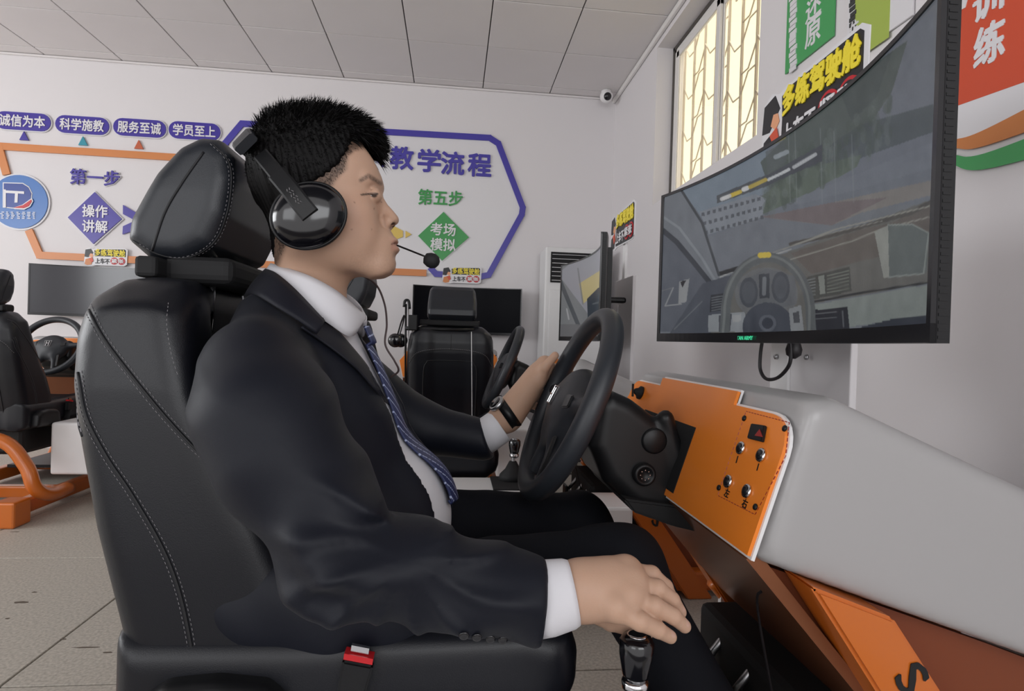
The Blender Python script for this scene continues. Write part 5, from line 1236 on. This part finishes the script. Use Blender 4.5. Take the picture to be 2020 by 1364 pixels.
# shirt cuffs, buttons, watch
c0 = n3(1050, 1186, .695); c1 = n3(1128, 1170, .693)
lathe('shirt_cuff', [(.030, 0), (.0455, .0), (.0460, .020), (.0425, .046), (.0395, .0525), (.0375, .0525), (.035, .03), (.033, 0)], c0, c1-c0, 'shirt', shirt, 32, sx=.82)
d0 = n3(950, 866, 1.27); d1 = n3(990, 838, 1.27)
lathe('shirt_cuff', [(.030, 0), (.040, .0), (.0395, .050), (.037, .052), (.035, .052), (.031, 0)], d0, d1-d0, 'shirt', shirt, 28, sx=.9)
for px, py in ((915, 1256), (940, 1259), (967, 1262), (992, 1264)):
    q = cast(jb, px, py-4, .0015)
    if q is not None: lathe('cuff_button', [(.0055, 0), (.0060, .001), (.0050, .0022), (.003, .0018)], q, (0, -1, -.35), 'gloss_black', jacket, 14)
wp = n3(1003, 818, 1.268); wd = d1-d0; wd /= np.linalg.norm(wd)
t = thing('wristwatch', 'black and steel wristwatch on the left wrist at the steering wheel', 'watch', tuple(wp))
lathe('strap', [(.031, -.010), (.0365, -.011), (.0365, .011), (.031, .010)], wp, wd, 'black_plastic', t, 32)
s_ax = np.cross(wd, [0, 0, 1]); s_ax /= np.linalg.norm(s_ax); up_ = np.cross(s_ax, wd); fd = up_*.9+np.array([-.3, -.35, 0]); fd /= np.linalg.norm(fd)
lathe('case', [(.017, 0), (.019, .002), (.019, .008), (.016, .0105)], wp+fd*.034, fd, 'steel', t, 24); lathe('dial', [(.0145, .0100), (.0145, .0112)], wp+fd*.034, fd, 'gloss_black', t, 24)
# ---- trousers and shoes
g = G((-.30, .72, .08), (.68, 1.42, .80), .0075)
HN, HF = np.array([-.12, .92, .590]), np.array([-.12, 1.14, .625]); KN, KF = n3(1222, 1122, .815), n3(1140, 1036, 1.20)
AN, AF = np.array([.56, .87, .20]), np.array([.56, 1.17, .22])
F = smin(smin(g.cap(HN, KN, .072, .060), g.cap(KN, AN, .060, .050), .03), smin(g.cap(HF, KF, .078, .066), g.cap(KF, AF, .064, .050), .03), .03)
F = smin(F, g.ell((-.15, TY, .60), (.13, .165, .07)), .04)
F = F+.0022*np.sin(g.X*60+g.Z*50)*np.sin(g.Y*40)
link('trousers', solid('trousers', F, g, 1), 'trousers', man)
for a, nm in ((AN, 1), (AF, 2)):
    g = G((a[0]-.12, a[1]-.07, a[2]-.11), (a[0]+.26, a[1]+.07, a[2]+.06), .006)
    F = smin(g.ell(a+np.array([.0, 0, -.045]), (.05, .04, .045)), smax(g.ell(a+np.array([.10, 0, -.055]), (.14, .048, .042)), -(g.Z-(a[2]-.09)), .01), .03)
    link('shoe', solid('shoe', F, g, 1), 'shoe', man)
# ================================================================== the headset he wears
hs = thing('headset', 'black over ear headset with boom microphone worn by the man', 'headset', tuple(e3(604, 423, -.10)))
def cup(s, cx_, cy_):
    c = U(cx_, cy_, Y=HY-.105); c[1] = HY+s*.079
    for lo_, m_, nm, pr in ((0, 'matte_black', 'ear_pad', [(.038, -.004), (.0475, .000), (.049, .008), (.046, .014)]), (0, 'gloss_black', 'ear_cup', [(.044, .013), (.0480, .016), (.0488, .020), (.0465, .026), (.040, .033), (.030, .0385), (.018, .0415), (.004, .0425)])):
        lathe(nm, pr, c, (0.06, s, .02), m_, hs, 56, sx=1.12, sy=.98, upv=(.50, 0, -.86))
    lathe('cup_ring', [(.0478, .013), (.0505, .015), (.0510, .019), (.0488, .022), (.0470, .020)], c, (0.06, s, .02), 'black_plastic', hs, 56, sx=1.12, sy=.98, upv=(.50, 0, -.86))
    return c
cN = cup(-1, 605, 424); cF = cup(1, 605, 424)
def em(x, y, dy): a = hp(x, y); return np.array([a[0], HY+dy, a[1]])
apex = em(499, 294, 0)
# headband: flat padded band over the back of the crown, from cup to cup
A_ = e3(552, 352, -.094); B_ = e3(522, 312, -.074); 
bandp = [em(524, 321, -.088), em(509, 303, -.066), em(500, 293, -.036), apex, em(500, 293, .036), em(509, 303, .066), em(524, 321, .088)]
lat = np.array([1., 0, -.9])
def flatband(nm, P, w, th, m, wdir, parent=hs, n=6, sub=True):
    P = spline(P, n); V = []; Fc = []; w = w if hasattr(w, '__len__') else [w]*len(P)
    for i, p in enumerate(P):
        d = P[min(i+1, len(P)-1)]-P[max(i-1, 0)]; d /= np.linalg.norm(d); s = np.asarray(wdir, float)-d*np.dot(wdir, d); s /= np.linalg.norm(s); u = np.cross(d, s)
        for (a, b) in ((-1, -.7), (-.8, -1), (.8, -1), (1, -.7), (1, .7), (.8, 1), (-.8, 1), (-1, .7)): V.append(p+s*a*w[i]/2+u*b*th/2)
    for i in range(len(P)-1):
        for k in range(8): Fc.append((i*8+k, i*8+(k+1) % 8, (i+1)*8+(k+1) % 8, (i+1)*8+k))
    Fc += [tuple(range(8))[::-1], tuple(range(len(V)-8, len(V)))]
    me = tomesh(nm, V, Fc, False); bm = bmesh.new(); bm.from_mesh(me); bmesh.ops.recalc_face_normals(bm, faces=bm.faces); bm.to_mesh(me); bm.free(); return link(nm, me, m, parent)
flatband('headband', bandp, .036, .014, 'leather_side', (.62, 0, -.55)[:3] if False else (.75, 0, .9))
for s in (-1, 1):
    k = HY
    def sp(x, y, o): q = U(x, y, Y=HY-o); q[1] = HY+s*o; return q
    flatband('slider', [sp(515, 305, .074), sp(534, 328, .092), sp(552, 350, .106)], .0235, .006, 'black_plastic', (.9, 0, .75))
    ar = flatband('yoke_arm', [sp(546, 343, .103), sp(572, 374, .116), sp(592, 400, .122), sp(612, 424, .1235)], .0275, .0070, 'black_plastic', (.9, 0, .75))
    if s < 0:
        e_ = sp(592, 400, 0)-sp(560, 360, 0); e_ /= np.linalg.norm(e_); q = sp(583, 396, .1255); v_ = np.array([0, -1., 0]); f_ = np.cross(v_, e_)
        bm = bmesh.new()
        for r_ in range(2):
            for k in range(9): 
                b0 = q+e_*(-.020+k*.0048)-f_*(.0005+r_*.004)*(-1); b_tube(bm, [b0, b0+e_*.0032+f_*.0016*(1 if k % 2 else -1)], .0004, 4)
        link('small_lettering', from_bm('small_lettering', bm), 'stitch', ar)
bp_ = spline([cF+np.array([.02, .03, -.02]), U(700, 462, Y=1.045), U(770, 480, Y=1.03), U(795, 489, Y=1.01), U(838, 506, Y=.985)], 8)
tube('boom', bp_, .0016, 'black_plastic', hs, 8)
mc = e3(851, 513, .004); lathe('microphone', [(.002, -.014), (.009, -.0115), (.0125, -.004), (.0130, .003), (.010, .010), (.004, .0135)], mc, (.9, -.1, -.3), 'matte_black', hs, 24)
tube('headset_cord', spline([U(640, 490, Y=1.06), U(700, 535, Y=1.06), U(740, 560, Y=1.10), U(758, 598, Y=1.12), U(763, 640, Y=1.13), U(760, 680, Y=1.13), U(778, 712, Y=1.13), U(786, 732, Y=1.14), U(770, 745, Y=1.15)], 8), .0020, 'cable_brown', hs, 8)
